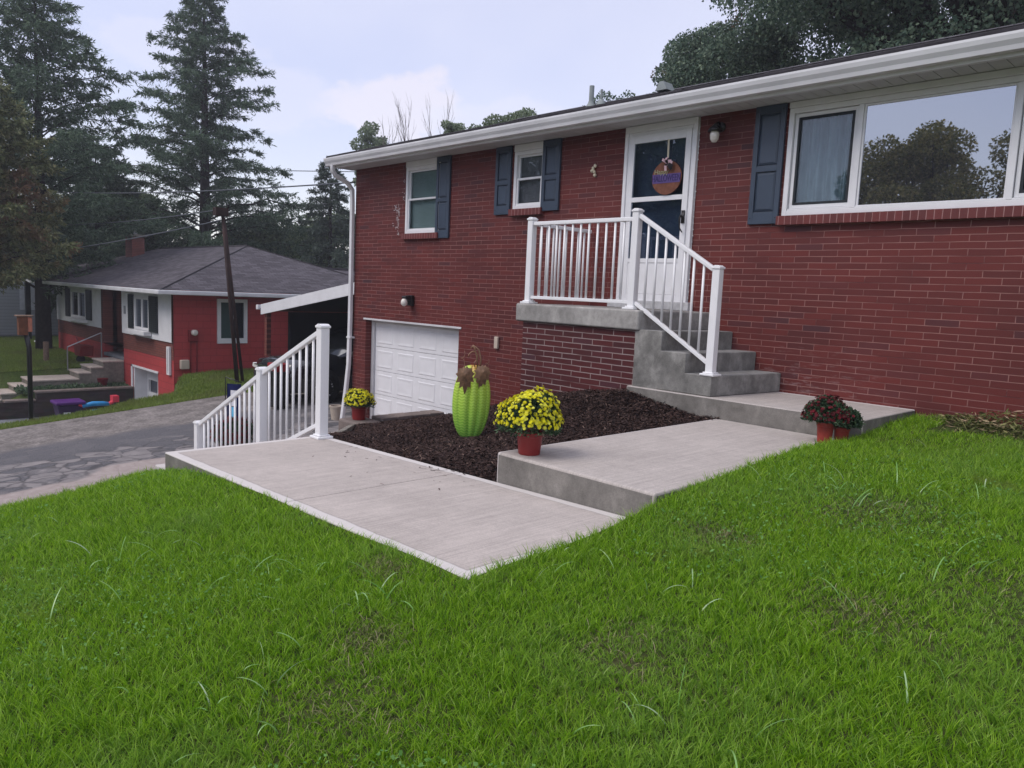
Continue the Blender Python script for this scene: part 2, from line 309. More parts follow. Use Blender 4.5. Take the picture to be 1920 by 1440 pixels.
M['bark'] = plain('tree_bark', (0.035, 0.028, 0.027), 0.9, 0.1, var=0.4, scale=8, bump=0.6, bscale=14)
M['bark_grey'] = plain('bare_twigs', (0.13, 0.11, 0.115), 0.9, 0.1, var=0.2, scale=3)
M['straw'] = leafmat('clippings', [(0, (0.05, 0.07, 0.02)), (0.55, (0.10, 0.12, 0.035)), (0.8, (0.25, 0.24, 0.10)), (1, (0.4, 0.28, 0.2))], trans=0.1)
M['planter_leaf'] = leafmat('garden_leaves', [(0, (0.04, 0.08, 0.04)), (1, (0.18, 0.26, 0.15))], trans=0.2)
M['brown_leaf'] = plain('bronze_metal_leaf', (0.24, 0.14, 0.08), 0.45, 0.5, metal=0.3, var=0.45, scale=25)

def lawnsoil():
    m, nt, out = newmat('lawn_soil'); p = pos(nt)
    col = ramp(nt, noise(nt, p, 3, 5), [(0.3, (0.035, 0.06, 0.012)), (0.7, (0.07, 0.075, 0.03))])
    pbsdf(nt, out, col, 0.95, 0.1, 0, noise(nt, p, 60, 3), 0.8, 0.02); return m
M['lawnsoil'] = lawnsoil()
def farground():
    m, nt, out = newmat('rough_ground'); p = pos(nt)
    col = ramp(nt, noise(nt, p, 0.8, 6, 0.65), [(0.3, (0.05, 0.08, 0.02)), (0.55, (0.085, 0.125, 0.03)), (0.75, (0.12, 0.13, 0.05))])
    col = mixc(nt, 0.6, col, ramp(nt, noise(nt, p, 22, 4), [(0.3, (0.3, 0.3, 0.3)), (0.7, (0.68, 0.68, 0.68))]), 'OVERLAY')
    pbsdf(nt, out, col, 0.95, 0.1, 0, noise(nt, p, 20, 4), 0.8, 0.05); return m
M['farground'] = farground()
def asphalt():
    m, nt, out = newmat('cracked_asphalt'); p = pos(nt)
    s = N(nt, 'ShaderNodeSeparateXYZ'); L(nt, p, s.inputs[0])
    X, Y = s.outputs[0], s.outputs[1]
    wobv = N(nt, 'ShaderNodeTexNoise'); wobv.inputs['Scale'].default_value = 1.9; wobv.inputs['Detail'].default_value = 4; L(nt, p, wobv.inputs['Vector'])
    wv = N(nt, 'ShaderNodeVectorMath'); wv.operation = 'MULTIPLY_ADD'; L(nt, wobv.outputs['Color'], wv.inputs[0]); wv.inputs[1].default_value = (0.45, 0.6, 0); L(nt, p, wv.inputs[2])
    v = N(nt, 'ShaderNodeTexVoronoi'); v.feature = 'DISTANCE_TO_EDGE'; v.inputs['Scale'].default_value = 3.0; L(nt, wv.outputs[0], v.inputs['Vector'])
    crack = ramp(nt, v.outputs['Distance'], [(0.0, (1, 1, 1)), (0.025, (1, 1, 1)), (0.08, (0, 0, 0))])
    # cracked strip along the lawn side, smooth sealed lane in the middle, gravel on the far side
    edge = noise(nt, mapping(nt, p, scale=(0.6, 0.35, 1)), 1.0, 3)
    near = mth(nt, 'ADD', X, mth(nt, 'MULTIPLY', mth(nt, 'SUBTRACT', edge, 0.5), 3.5))
    crmask = ramp(nt, mth(nt, 'MULTIPLY_ADD', near, 0.1, 1.5), [(0.05, (0.12, 0.12, 0.12)), (0.11, (1, 1, 1))])
    base = ramp(nt, noise(nt, p, 60, 4), [(0.3, (0.065, 0.065, 0.072)), (0.7, (0.155, 0.15, 0.16))])
    pale = ramp(nt, noise(nt, p, 3, 3), [(0.3, (0.20, 0.185, 0.185)), (0.7, (0.30, 0.275, 0.27))])
    v2 = N(nt, 'ShaderNodeTexVoronoi'); v2.inputs['Scale'].default_value = 3.0; L(nt, wv.outputs[0], v2.inputs['Vector'])
    sp = N(nt, 'ShaderNodeSeparateColor'); L(nt, v2.outputs['Color'], sp.inputs[0])
    palemask = mth(nt, 'MULTIPLY', crmask, ramp(nt, mth(nt, 'ADD', sp.outputs[0], mth(nt, 'MULTIPLY', mth(nt, 'SUBTRACT', noise(nt, p, 7, 4), 0.5), 0.9)), [(0.32, (0, 0, 0)), (0.62, (.85, .85, .85))]))
    patch = ramp(nt, noise(nt, mapping(nt, p, scale=(1.6, 0.5, 1), loc=(3.1, 1.4, 0)), 0.8, 3, 0.5), [(0.60, (0, 0, 0)), (0.62, (0.7, 0.7, 0.7))])
    col = mixc(nt, mth(nt, 'MAXIMUM', palemask, patch), base, pale)
    col = mixc(nt, mth(nt, 'MULTIPLY', crack, mth(nt, 'MULTIPLY', crmask, 0.6)), col, (0.05, 0.047, 0.05))
    lp = mth(nt, 'MULTIPLY_ADD', near, 0.1, 1.5)
    apron = ramp(nt, lp, [(0.245, (0, 0, 0)), (0.26, (1, 1, 1))])
    col = mixc(nt, apron, col, ramp(nt, noise(nt, p, 9, 4), [(0.3, (0.30, 0.25, 0.235)), (0.7, (0.38, 0.33, 0.31))]))
    gn = N(nt, 'ShaderNodeTexVoronoi'); gn.inputs['Scale'].default_value = 26; L(nt, p, gn.inputs['Vector'])
    gsp = N(nt, 'ShaderNodeSeparateColor'); L(nt, gn.outputs['Color'], gsp.inputs[0])
    grav = mixc(nt, 0.45, ramp(nt, noise(nt, p, 2.2, 5, 0.7), [(0.3, (0.11, 0.10, 0.092)), (0.7, (0.27, 0.245, 0.235))]), ramp(nt, gsp.outputs[0], [(0.1, (0.25, 0.25, 0.25)), (0.9, (0.75, 0.73, 0.72))]), 'OVERLAY')
    gx = mth(nt, 'ADD', X, mth(nt, 'MULTIPLY', mth(nt, 'SUBTRACT', noise(nt, p, 1.3, 4), 0.5), 1.1))
    gmask = ramp(nt, mth(nt, 'MULTIPLY_ADD', gx, 0.1, 2.0), [(0.415, (1, 1, 1)), (0.455, (0, 0, 0))])
    col = mixc(nt, gmask, col, grav)
    h = mth(nt, 'ADD', noise(nt, p, 45, 4), mth(nt, 'MULTIPLY', crack, -0.6))
    pbsdf(nt, out, col, 0.85, 0.25, 0, h, 0.5, 0.015); return m
M['asphalt'] = asphalt()

def pumpkinmat():
    m, nt, out = newmat('green_tin_pumpkin')
    tc = N(nt, 'ShaderNodeTexCoord'); o = tc.outputs['Object']
    s = N(nt, 'ShaderNodeSeparateXYZ'); L(nt, o, s.inputs[0])
    x = mth(nt, 'ABSOLUTE', s.outputs[0]); z = s.outputs[2]
    zig = mth(nt, 'ADD', mth(nt, 'MULTIPLY', z, 74.0), mth(nt, 'MULTIPLY', mth(nt, 'PINGPONG', mth(nt, 'ADD', x, 0.0), 0.022), 42.0))
    w = mth(nt, 'SINE', mth(nt, 'MULTIPLY', zig, PI))
    w = mth(nt, 'ADD', mth(nt, 'MULTIPLY', w, 0.5), 0.5)
    base = ramp(nt, mth(nt, 'MULTIPLY', z, 1.4), [(0.05, (0.17, 0.48, 0.06)), (0.45, (0.38, 0.62, 0.05)), (0.85, (0.52, 0.64, 0.04))])
    top = mth(nt, 'MULTIPLY', ramp(nt, mth(nt, 'MULTIPLY', z, 1.4), [(0.86, (0, 0, 0)), (0.97, (1, 1, 1))]), ramp(nt, x, [(0.02, (1, 1, 1)), (0.05, (0, 0, 0))]))
    base = mixc(nt, top, base, (0.62, 0.16, 0.03))
    col = mixc(nt, mth(nt, 'MULTIPLY', w, 0.8), mixc(nt, 0.35, base, (0.08, 0.32, 0.03)), mixc(nt, 0.4, base, (0.60, 0.80, 0.18)))
    pbsdf(nt, out, col, 0.42, 0.5, 0.0, w, 0.3, 0.005); return m
M['pumpkin'] = pumpkinmat()

# ------------------------------------------------------------------ mesh helpers
class MB:
    def __init__(s): s.v = []; s.f = []
    def add(s, vs, fs):
        o = len(s.v); s.v += [tuple(v) for v in vs]; s.f += [tuple(i + o for i in f) for f in fs]; return s
    def box(s, x0, x1, y0, y1, z0, z1):
        v = [(x0, y0, z0), (x1, y0, z0), (x1, y1, z0), (x0, y1, z0), (x0, y0, z1), (x1, y0, z1), (x1, y1, z1), (x0, y1, z1)]
        return s.add(v, [(0, 3, 2, 1), (4, 5, 6, 7), (0, 1, 5, 4), (1, 2, 6, 5), (2, 3, 7, 6), (3, 0, 4, 7)])
    def bar(s, a, b, w, h, up=(0, 0, 1)):
        a = Vector(a); b = Vector(b); d = (b - a).normalized(); up = Vector(up)
        sd = d.cross(up)
        if sd.length < 1e-4: sd = d.cross(Vector((0, 1, 0)))
        sd.normalize(); u = sd.cross(d)
        vs = []
        for p in (a, b):
            for i, j in ((-1, -1), (1, -1), (1, 1), (-1, 1)): vs.append(p + sd * (i * w / 2) + u * (j * h / 2))
        return s.add(vs, [(0, 1, 2, 3), (7, 6, 5, 4), (0, 4, 5, 1), (1, 5, 6, 2), (2, 6, 7, 3), (3, 7, 4, 0)])
    def tube(s, pts, rad, n=8, cap=True):
        pts = [Vector(p) for p in pts]; m = len(pts)
        if not hasattr(rad, '__len__'): rad = [rad] * m
        d0 = (pts[1] - pts[0]).normalized(); ref = Vector((0, 0, 1)) if abs(d0.z) < 0.9 else Vector((1, 0, 0))
        u = d0.cross(ref).normalized(); vs = []
        for i, p in enumerate(pts):
            d = (pts[min(i + 1, m - 1)] - pts[max(i - 1, 0)]).normalized()
            u = (u - d * u.dot(d)).normalized(); w = d.cross(u)
            for k in range(n):
                a = 2 * PI * k / n; vs.append(p + (u * math.cos(a) + w * math.sin(a)) * rad[i])
        fs = []
        for i in range(m - 1):
            for k in range(n): fs.append((i * n + k, i * n + (k + 1) % n, (i + 1) * n + (k + 1) % n, (i + 1) * n + k))
        if cap: fs.append(tuple(range(n))[::-1]); fs.append(tuple((m - 1) * n + k for k in range(n)))
        return s.add(vs, fs)
    def lathe(s, prof, n=24, c=(0, 0, 0), axis='Z', caps=True):
        vs = []; 
        for r, h in prof:
            for k in range(n):
                a = 2 * PI * k / n; x, y = r * math.cos(a), r * math.sin(a)
                vs.append((c[0] + x, c[1] + y, c[2] + h) if axis == 'Z' else ((c[0] + h, c[1] + x, c[2] + y) if axis == 'X' else (c[0] + x, c[1] + h, c[2] + y)))
        m = len(prof); fs = []
        for i in range(m - 1):
            for k in range(n): fs.append((i * n + k, i * n + (k + 1) % n, (i + 1) * n + (k + 1) % n, (i + 1) * n + k))
        if caps: fs.append(tuple(range(n))[::-1]); fs.append(tuple((m - 1) * n + k for k in range(n)))
        return s.add(vs, fs)
    def prism(s, poly, axis, a, b):
        n = len(poly)
        def P(p, t): return {'Y': (p[0], t, p[1]), 'X': (t, p[0], p[1]), 'Z': (p[0], p[1], t)}[axis]
        vs = [P(p, a) for p in poly] + [P(p, b) for p in poly]
        fs = [tuple(range(n)), tuple(range(2 * n - 1, n - 1, -1))] + [(i, i + n, (i + 1) % n + n, (i + 1) % n) for i in range(n)]
        return s.add(vs, fs)
    def shear(s):
        s.v = [(x - .115 * (7.396 - y) / 1.134, y, z) for x, y, z in s.v]; return s
    def build(s, name, mat, parent=None, smooth=False, bevel=0, seg=2, fixn=True):
        me = bpy.data.meshes.new(name); off = Vector((0, 0, 0))
        if parent is not None:
            q = parent
            while q is not None: off += q.location; q = q.parent
        me.from_pydata([(v[0] - off.x, v[1] - off.y, v[2] - off.z) for v in s.v], [], s.f)
        if fixn:
            bm = bmesh.new(); bm.from_mesh(me); bmesh.ops.recalc_face_normals(bm, faces=bm.faces); bm.to_mesh(me); bm.free()
        me.materials.append(M[mat] if isinstance(mat, str) else mat)
        if smooth:
            for p in me.polygons: p.use_smooth = True
        o = bpy.data.objects.new(name, me); C.objects.link(o)
        if parent is not None: o.parent = parent
        if bevel:
            b = o.modifiers.new('bevel', 'BEVEL'); b.width = bevel; b.segments = seg; b.limit_method = 'ANGLE'; b.angle_limit = R(40)
            for p in me.polygons: p.use_smooth = True
            w = o.modifiers.new('wn', 'WEIGHTED_NORMAL'); w.keep_sharp = True
        return o
def npmesh(name, V, F, mat, parent=None, smooth=False):
    """V (n,3), F (m,k) all same k"""
    me = bpy.data.meshes.new(name); V = np.asarray(V, np.float32); F = np.asarray(F, np.int32)
    if parent is not None:
        off = np.zeros(3); q = parent
        while q is not None: off += np.array(q.location); q = q.parent
        V = V - off.astype(np.float32)
    k = F.shape[1]
    me.vertices.add(len(V)); me.vertices.foreach_set('co', V.ravel())
    me.loops.add(F.size); me.loops.foreach_set('vertex_index', F.ravel())
    me.polygons.add(len(F)); me.polygons.foreach_set('loop_start', np.arange(0, F.size, k, dtype=np.int32))
    try: me.polygons.foreach_set('loop_total', np.full(len(F), k, dtype=np.int32))
    except Exception: pass
    if smooth: me.polygons.foreach_set('use_smooth', np.ones(len(F), dtype=bool))
    me.update(calc_edges=True); me.materials.append(M[mat] if isinstance(mat, str) else mat)
    o = bpy.data.objects.new(name, me); C.objects.link(o)
    if parent is not None: o.parent = parent
    return o
def tag(o, label, cat, group=None, kind=None):
    if label: o['label'] = label
    if cat: o['category'] = cat
    if group: o['group'] = group
    if kind: o['kind'] = kind
    return o
def thing(name, label, cat, loc=(0, 0, 0), group=None):
    o = bpy.data.objects.new(name, None); C.objects.link(o); o.location = loc; o.empty_display_size = 0.2
    return tag(o, label, cat, group)
def struct(o, label=None): o['kind'] = 'structure'; o['label'] = label or o.name.replace('_', ' '); o['category'] = o.name.split('.')[0].replace('_', ' '); return o

# thin plate spline surfaces
class TPS:
    def __init__(s, pts, smooth=0.02):
        P = np.array(pts, float); s.P = P[:, :2]; n = len(P)
        K = s.K(s.P) + np.eye(n) * smooth; A = np.zeros((n + 3, n + 3)); A[:n, :n] = K
        A[:n, n] = 1; A[:n, n + 1:] = s.P; A[n, :n] = 1; A[n + 1:, :n] = s.P.T
        s.w = np.linalg.solve(A, np.r_[P[:, 2], 0, 0, 0]); s.n = n
    def K(s, Q):
        d2 = ((Q[:, None, :] - s.P[None]) ** 2).sum(-1); return np.where(d2 > 0, 0.5 * d2 * np.log(np.maximum(d2, 1e-12)), 0)
    def __call__(s, x, y):
        x = np.asarray(x, float); sh = x.shape; Q = np.stack([x.ravel(), np.asarray(y, float).ravel()], 1); o = np.empty(len(Q))
        for i in range(0, len(Q), 50000):
            q = Q[i:i + 50000]; o[i:i + 50000] = s.K(q) @ s.w[:s.n] + s.w[s.n] + q @ s.w[s.n + 1:]
        return o.reshape(sh)
_lawn = TPS([(-2.36, 2.0, -1.265), (-2.3, 2.3, -1.235), (-2.3, 2.7, -1.215), (-2.3, 3.1, -1.19), (-2.3, 3.4, -1.145), (-2.3, 3.8, -1.095), (-2.3, 4.4, -1.045), (-2.3, 5.1, -1.015), (-2.3, 6.0, -1.02), (-2.3, 6.6, -.99), (-2.3, 7.2, -.955),
    (-1.5, 7.3, -.93), (0, 7.3, -.86), (2, 7.3, -.8), (-1, 5, -1.0), (1, 5, -.98), (-.8, 3, -1.18), (2, 3, -1.12), (0, 1.5, -1.38), (0, 0, -1.5), (3, 0, -1.4),
    (-1.2, 1.5, -1.37), (-2.5, 1, -1.39), (-2, 0, -1.53), (-3.5, 0, -1.55), (-3.07, 2.02, -1.275), (-3.8, 2.02, -1.292), (-4.5, 2.02, -1.318), (-5.17, 2.02, -1.358), (-5.6, 2.02, -1.425), (-6.0, 2.02, -1.51),
    (-4.6, 1, -1.48), (-5.6, 1.0, -1.58), (-6.0, 0, -1.70), (-6.4, 1.1, -1.75), (-6.4, 1.8, -1.655), (-6.5, 2.1, -1.64), (-7.2, 1.2, -2.2), (-7.2, 2.3, -2.1), (-8.3, 1.2, -2.95), (-8.3, 2.4, -2.9), (-7.2, -.5, -2.2), (-8.3, -.5, -3.0), (-9.5, 0, -3.5), (-9.5, 2.5, -3.4), (-9, -3, -3.4), (-6, -3, -2.0), (-2, -3, -1.75), (3, -4, -1.6), (-4, -6, -2.0), (3, -9, -2.0), (-9, -9, -3.4), (-4, -12, -2.3), (8, -12, -2.1), (10, 0, -1.3), (10, 7, -.8)], 0.01)
def lawn_z(x, y):
    z = _lawn(x, y)
    return z + 0.012 * np.sin(x * 3.1 + y * 1.7) * np.sin(y * 2.3 - x) 
def gz(x, y):
    """ground level beyond the lawn"""
    x = np.asarray(x, float); y = np.asarray(y, float)
    bb = 0.06 + 0.03 * np.clip((-13 - x) / 4, 0, 1)
    d = -2.68 + 0.025 * (np.clip(x, -19, -9) + 10) + bb * (np.clip(y, -14, 8.2) - 7.4)
    # verge bank between the drives
    t = np.clip((-18.2 - x) / 1.6, 0, 1); t = t * t * (3 - 2 * t)
    vz = np.interp(y, [-5, 3.5, 4.9, 5.9, 6.4, 7.5, 8.2, 9, 12], [-3.85, -3.62, -3.50, -3.38, -3.24, -3.10, -2.76, -2.70, -2.62])
    z = d * (1 - t) + vz * t
    # sunken drive of the red house
    s = np.clip((-20.75 - x) / 0.8, 0, 1); s = s * s * (3 - 2 * s)
    fy = np.clip((8.05 - y) / 0.25, 0, 1); fy = fy * fy * (3 - 2 * fy)
    fy = np.where(x < -22.05, 1.0, fy)
    z = z * (1 - s * fy) + (-4.25) * s * fy
    # its upper yard
    u = (x < -25.62)
    yard = -3.0 - 0.035 * np.clip(7.97 - y, 0, 3.2) - 0.5 * np.clip((4.75 - y) / 2.5, 0, 1.6)
    yard = np.where(x > -27.5, np.interp(y, [3.5, 4.2, 4.75, 5.3, 6.6, 8], [-4.25, -4.05, -3.8, -3.56, -3.54, -3.5]), yard)
    z = np.where(u, yard, z)
    return z

# ------------------------------------------------------------------ ground sheets
def gridmesh(name, xs, ys, zf, mat, keep=None, parent=None, smooth=True):
    X, Y = np.meshgrid(xs, ys, indexing='ij'); Z = zf(X, Y)
    V = np.stack([X, Y, Z], -1).reshape(-1, 3); ny = len(ys)
    i, j = np.meshgrid(np.arange(len(xs) - 1), np.arange(ny - 1), indexing='ij'); i = i.ravel(); j = j.ravel()
    F = np.stack([i * ny + j, (i + 1) * ny + j, (i + 1) * ny + j + 1, i * ny + j + 1], 1)
    if keep is not None:
        cx = (X[i, j] + X[i + 1, j]) / 2; cy = (Y[i, j] + Y[i, j + 1]) / 2
        F = F[keep(cx, cy)]
        used = np.unique(F); mp = np.full(len(V), -1); mp[used] = np.arange(len(used)); V = V[used]; F = mp[F]
    return npmesh(name, V, F, mat, parent, smooth)
def axis_pts(a, b, fine, lo, hi):
    out = list(np.arange(a, b + 1e-6, fine)); s = fine; x = a
    left = []
    while x > lo: s *= 1.25; x -= s; left.append(x)
    x = b; s = fine; right = []
    while x < hi: s *= 1.25; x += s; right.append(x)
    return np.array(left[::-1] + out + right)
gx = axis_pts(-30, -8, 0.2, -400, 300); gy = axis_pts(-2, 12, 0.2, -300, 400)
gx = np.sort(np.r_[gx[(gx < -25.7) | (gx > -25.5)], [-25.66, -25.6]])
g = gridmesh('ground', gx, gy, lambda x, y: gz(x, y), 'farground'); struct(g, 'rough grassy ground around the houses')
dr = gridmesh('driveway', np.arange(-18.6, -5.9, 0.3), np.arange(-16, 16, 0.4), lambda x, y: gz(x, y) + 0.02, 'asphalt'); struct(dr, 'cracked grey asphalt driveway')
sd = gridmesh('sunken_driveway', np.arange(-25.6, -21.2, 0.4), np.arange(-6, 8.0, 0.4), lambda x, y: np.full_like(x, -4.23), 'foundation'); struct(sd, 'sunken concrete drive of the red house')
def lawnkeep(x, y):
    slab = (x > -5.95) & (x < -2.41) & (y > 2.12)
    up = (x > -3.65) & (x < -2.41) & (y > 3.4)
    west = (x < -5.9) & (y > 3.6)
    stair = (x < -5.95) & (x > -9.0) & (y > 2.2)
    return ~(slab | up | west | stair) & (y < 7.4)
lw = gridmesh('lawn', np.r_[np.arange(-9.6, 4, 0.1), np.arange(4, 12, 0.5)], np.r_[np.arange(-14, -3, 0.5), np.arange(-3, 7.45, 0.1)], lambda x, y: lawn_z(x, y), 'lawnsoil', lawnkeep); struct(lw, 'front lawn soil under the grass')

# ------------------------------------------------------------------ grass (one stuff object)
def blades(px, py, pz, length, width, lean, seg=2, curl=1.0):
    n = len(px); az = rng.uniform(0, 2 * PI, n); fa = rng.uniform(0, 2 * PI, n)
    ld = np.stack([np.cos(az), np.sin(az)], 1); wd = np.stack([np.cos(fa), np.sin(fa)], 1)
    base = np.stack([px, py, pz], 1); rows = []
    ts = np.linspace(0, 1, seg + 1)
    for t in ts:
        h = length * t * np.cos(lean * t * 0.8); hor = length * t * np.sin(lean * (0.35 + 0.65 * t * curl))
        c = base + np.c_[ld * hor[:, None], h - np.where(t > 0.6, 1, 0) * 0]
        w = width * (1 - 0.35 * t) * (t < 0.99) + 0.0003
        e = np.c_[wd * (w / 2)[:, None], np.zeros(n)]
        rows += [c - e, c + e]
    V = np.stack(rows, 1).reshape(-1, 3); k = 2 * (seg + 1)
    b = (np.arange(n) * k)[:, None]; F = []
    for i in range(seg): F.append(b + np.array([2 * i, 2 * i + 1, 2 * i + 3, 2 * i + 2]))
    return V, np.concatenate(F, 0)
def smooth_noise(x, y, s, seed):
    r = np.random.default_rng(seed); v = np.zeros_like(x)
    for k in range(6):
        a = r.uniform(0, 2 * PI); f = s * r.uniform(0.6, 1.8); v += np.sin((x * np.cos(a) + y * np.sin(a)) * f + r.uniform(0, 6))
    return v / 6
FX, FY = -0.7190, 0.6950      # horizontal heading of the camera
def sample_lawn(n):
    # polar sampling round the camera, nearer = denser
    u = rng.uniform(0, 1, n); r0, r1 = 1.3, 9.6
    r = np.exp(np.log(r0) + u * (np.log(r1) - np.log(r0)))
    keep = rng.uniform(0, 1, n) < np.clip(r / 5.2, 0.22, 1); r = r[keep]
    a = rng.uniform(R(-41), R(41), len(r)) + math.atan2(FY, FX)
    return r * np.cos(a), r * np.sin(a)
def grass_ok(x, y):
    ok = lawnkeep(x, y) & (x > -7.6) & (y < 7.38)
    ok &= ~((x > -6.01) & (x < -2.385) & (y > 2.075)); ok &= ~((x > -3.8) & (x < -2.385) & (y > 3.3))
    ok &= ~((x < -5.9) & (x > -9) & (y > 2.07))
    ok &= ~((x > -2.05) & (y > 6.55 + 0.25 * np.sin(x * 3)) )
    return ok
PATCH = [(-2.0, 1.25, .30, .25), (-1.52, 2.15, .34, .28), (-1.42, 4.1, .35, .3), (-.67, 3.5, .4, .3), (-1.1, 2.95, .22, .2), (-2.3, 1.55, .16, .13), (-2.75, 1.9, .15, .1), (-1.9, 3.3, .2, .14)]
def thin(x, y):
    v = np.zeros_like(x)
    for cx, cy, a_, b_ in PATCH: v = np.maximum(v, np.exp(-(((x - cx) / a_) ** 2 + ((y - cy) / b_) ** 2)))
    return np.clip(v * (1 + .5 * smooth_noise(x, y, 16, 31)), 0, 1)
x, y = sample_lawn(1150000)
# tufts : blades gather round tuft centres
gs = .035; ix = np.round(x / gs); iy = np.round(y / gs); hsh = np.abs(np.sin(ix * 12.9898 + iy * 78.233) * 43758.5453) % 1; hs2 = np.abs(np.sin(ix * 39.346 + iy * 11.135) * 24634.6345) % 1
tx = (ix + (hsh - .5) * .8) * gs; ty = (iy + (hs2 - .5) * .8) * gs; pull = rng.uniform(0, .75, len(x)); x = x + (tx - x) * pull; y = y + (ty - y) * pull
ok = grass_ok(x, y); x = x[ok]; y = y[ok]; hsh = hsh[ok]; hs2 = hs2[ok]
tn = thin(x, y); bare = smooth_noise(x, y, 2.4, 3) + 0.6 * smooth_noise(x, y, 7, 4)
ok = rng.uniform(0, 1, len(x)) < np.clip(1.2 - .5 * np.clip(bare - 0.2, 0, 1), 0.3, 1) * (1 - .28 * tn) * (.55 + .6 * hsh)
x = x[ok]; y = y[ok]; bare = bare[ok]; tn = tn[ok]; hsh = hsh[ok]; hs2 = hs2[ok]
r = np.hypot(x, y); n = len(x)
ln = rng.uniform(0.026, 0.064, n) * (1.0 + 0.30 * smooth_noise(x, y, 3.5, 5)) * (.7 + .65 * hs2) * (1 - .5 * tn) * np.clip(1.1 - .3 * np.clip(bare, 0, 1), .5, 1.2)
edge = (np.abs(y - 2.05) < 0.12) & (x > -6) & (x < -2.3); ln *= np.where(edge, 0.85, 1)
V, F = blades(x, y, lawn_z(x, y) - 0.004, ln, rng.uniform(0.0018, 0.0037, n) * (0.8 + 0.10 * r), rng.uniform(0.1, .85, n) + .5 * hsh, n and 2)
go = npmesh('grass', V, F, 'grass'); tag(go, 'lush green lawn grass filling the foreground', 'grass', kind='stuff')
print('grass blades', n)
# dry thatch in the thin patches
x = np.concatenate([rng.normal(c[0], c[2] * .6, 500) for c in PATCH]); y = np.concatenate([rng.normal(c[1], c[3] * .6, 500) for c in PATCH]); ok = grass_ok(x, y); x = x[ok]; y = y[ok]; n = len(x)
V, F = blades(x, y, lawn_z(x, y) + .002, rng.uniform(.02, .06, n), rng.uniform(.0015, .0035, n), rng.uniform(.6, 2.2, n), 3)
tag(npmesh('dry_grass', V, F, 'thatch'), 'thin brown dry blades in the worn lawn patches', 'grass', kind='stuff')
# broad pale blades
pts = []
for cx, cy, k in ((-3.23, 1.61, 9), (-2.72, 1.62, 9), (-2.5, 1.8, 8), (-2.35, 1.14, 8), (-2.2, 1.05, 6), (-2.02, 4.43, 9), (-1.7, 4.3, 11), (-1.4, 4.2, 8), (-3.89, 1.2, 6), (-2.15, 2.62, 5), (-1.22, 3.1, 4), (-.8, 2.66, 7), (-1.75, 2.68, 4), (-4.79, .96, 4), (-1.27, 4.7, 7), (-1.0, 3.7, 6), (-3.4, 1.0, 5), (-1.3, 1.9, 5)):
    for _ in range(k): pts.append((cx + rng.normal(0, .13), cy + rng.normal(0, .13)))
for _ in range(90): pts.append((rng.uniform(-5.5, 0), rng.uniform(.3, 6)))
pts = np.array(pts); ok = grass_ok(pts[:, 0], pts[:, 1]); pts = pts[ok]; n = len(pts)
V, F = blades(pts[:, 0], pts[:, 1], lawn_z(pts[:, 0], pts[:, 1]), rng.uniform(0.08, 0.165, n), rng.uniform(0.0035, 0.0075, n), rng.uniform(0.8, 2.0, n), seg=8, curl=1.15)
tag(npmesh('broad_grass', V, F, 'broadblade'), 'pale broad crabgrass blades scattered in the lawn', 'grass', kind='stuff')
# clover / weeds
x, y = sample_lawn(60000); ok = grass_ok(x, y) & ((smooth_noise(x, y, 2.0, 9) > 0.12) | (np.hypot(x + 1.45, y - 3.9) < .6)); x = x[ok]; y = y[ok]
n = len(x); zz = lawn_z(x, y) + rng.uniform(0.015, 0.05, n)
a = rng.uniform(0, 2 * PI, n); s = rng.uniform(0.0035, 0.009, n) * np.where(rng.uniform(0, 1, n) > .97, 1.8, 1); tl = rng.normal(0, 0.35, (n, 2))
ca, sa = np.cos(a) * s, np.sin(a) * s
q = []
for du, dv in ((1, 0), (0, .8), (-1, 0), (0, -.8)):
    dx = du * ca - dv * sa; dy = du * sa + dv * ca
    q.append(np.stack([x + dx, y + dy, zz + dx * tl[:, 0] + dy * tl[:, 1]], 1))
V = np.stack(q, 1).reshape(-1, 3); F = np.arange(4 * n).reshape(-1, 4)
tag(npmesh('clover', V, F, 'clover'), 'small round clover leaves among the grass', 'ground cover', kind='stuff')
# clippings at the wall on the right
n = 9000; x = rng.uniform(-2.25, 1.2, n); y = 7.36 - np.abs(rng.normal(0, 0.33, n)) * np.clip((x + 2.4) / 0.8, 0.15, 1)
hh = 0.16 * np.exp(-((7.4 - y) / 0.45) ** 2) * np.clip((x + 2.35) / 0.7, 0.1, 1)
z = lawn_z(x, y) + hh * rng.uniform(0, 1, n)
a = rng.uniform(0, 2 * PI, n); ll = rng.uniform(0.01, 0.05, n); ww = rng.uniform(0.002, 0.008, n); el = rng.normal(0, 0.35, n)
d = np.stack([np.cos(a), np.sin(a), np.sin(el)], 1) * ll[:, None]; w = np.stack([-np.sin(a), np.cos(a), rng.normal(0, .5, n)], 1) * ww[:, None]
p = np.stack([x, y, z], 1); V = np.stack([p - d, p + w, p + d, p - w], 1).reshape(-1, 3)
tag(npmesh('grass_clippings', V, np.arange(4 * n).reshape(-1, 4), 'straw'), 'dried weeds and clippings heaped against the brick wall', 'clippings', kind='stuff')
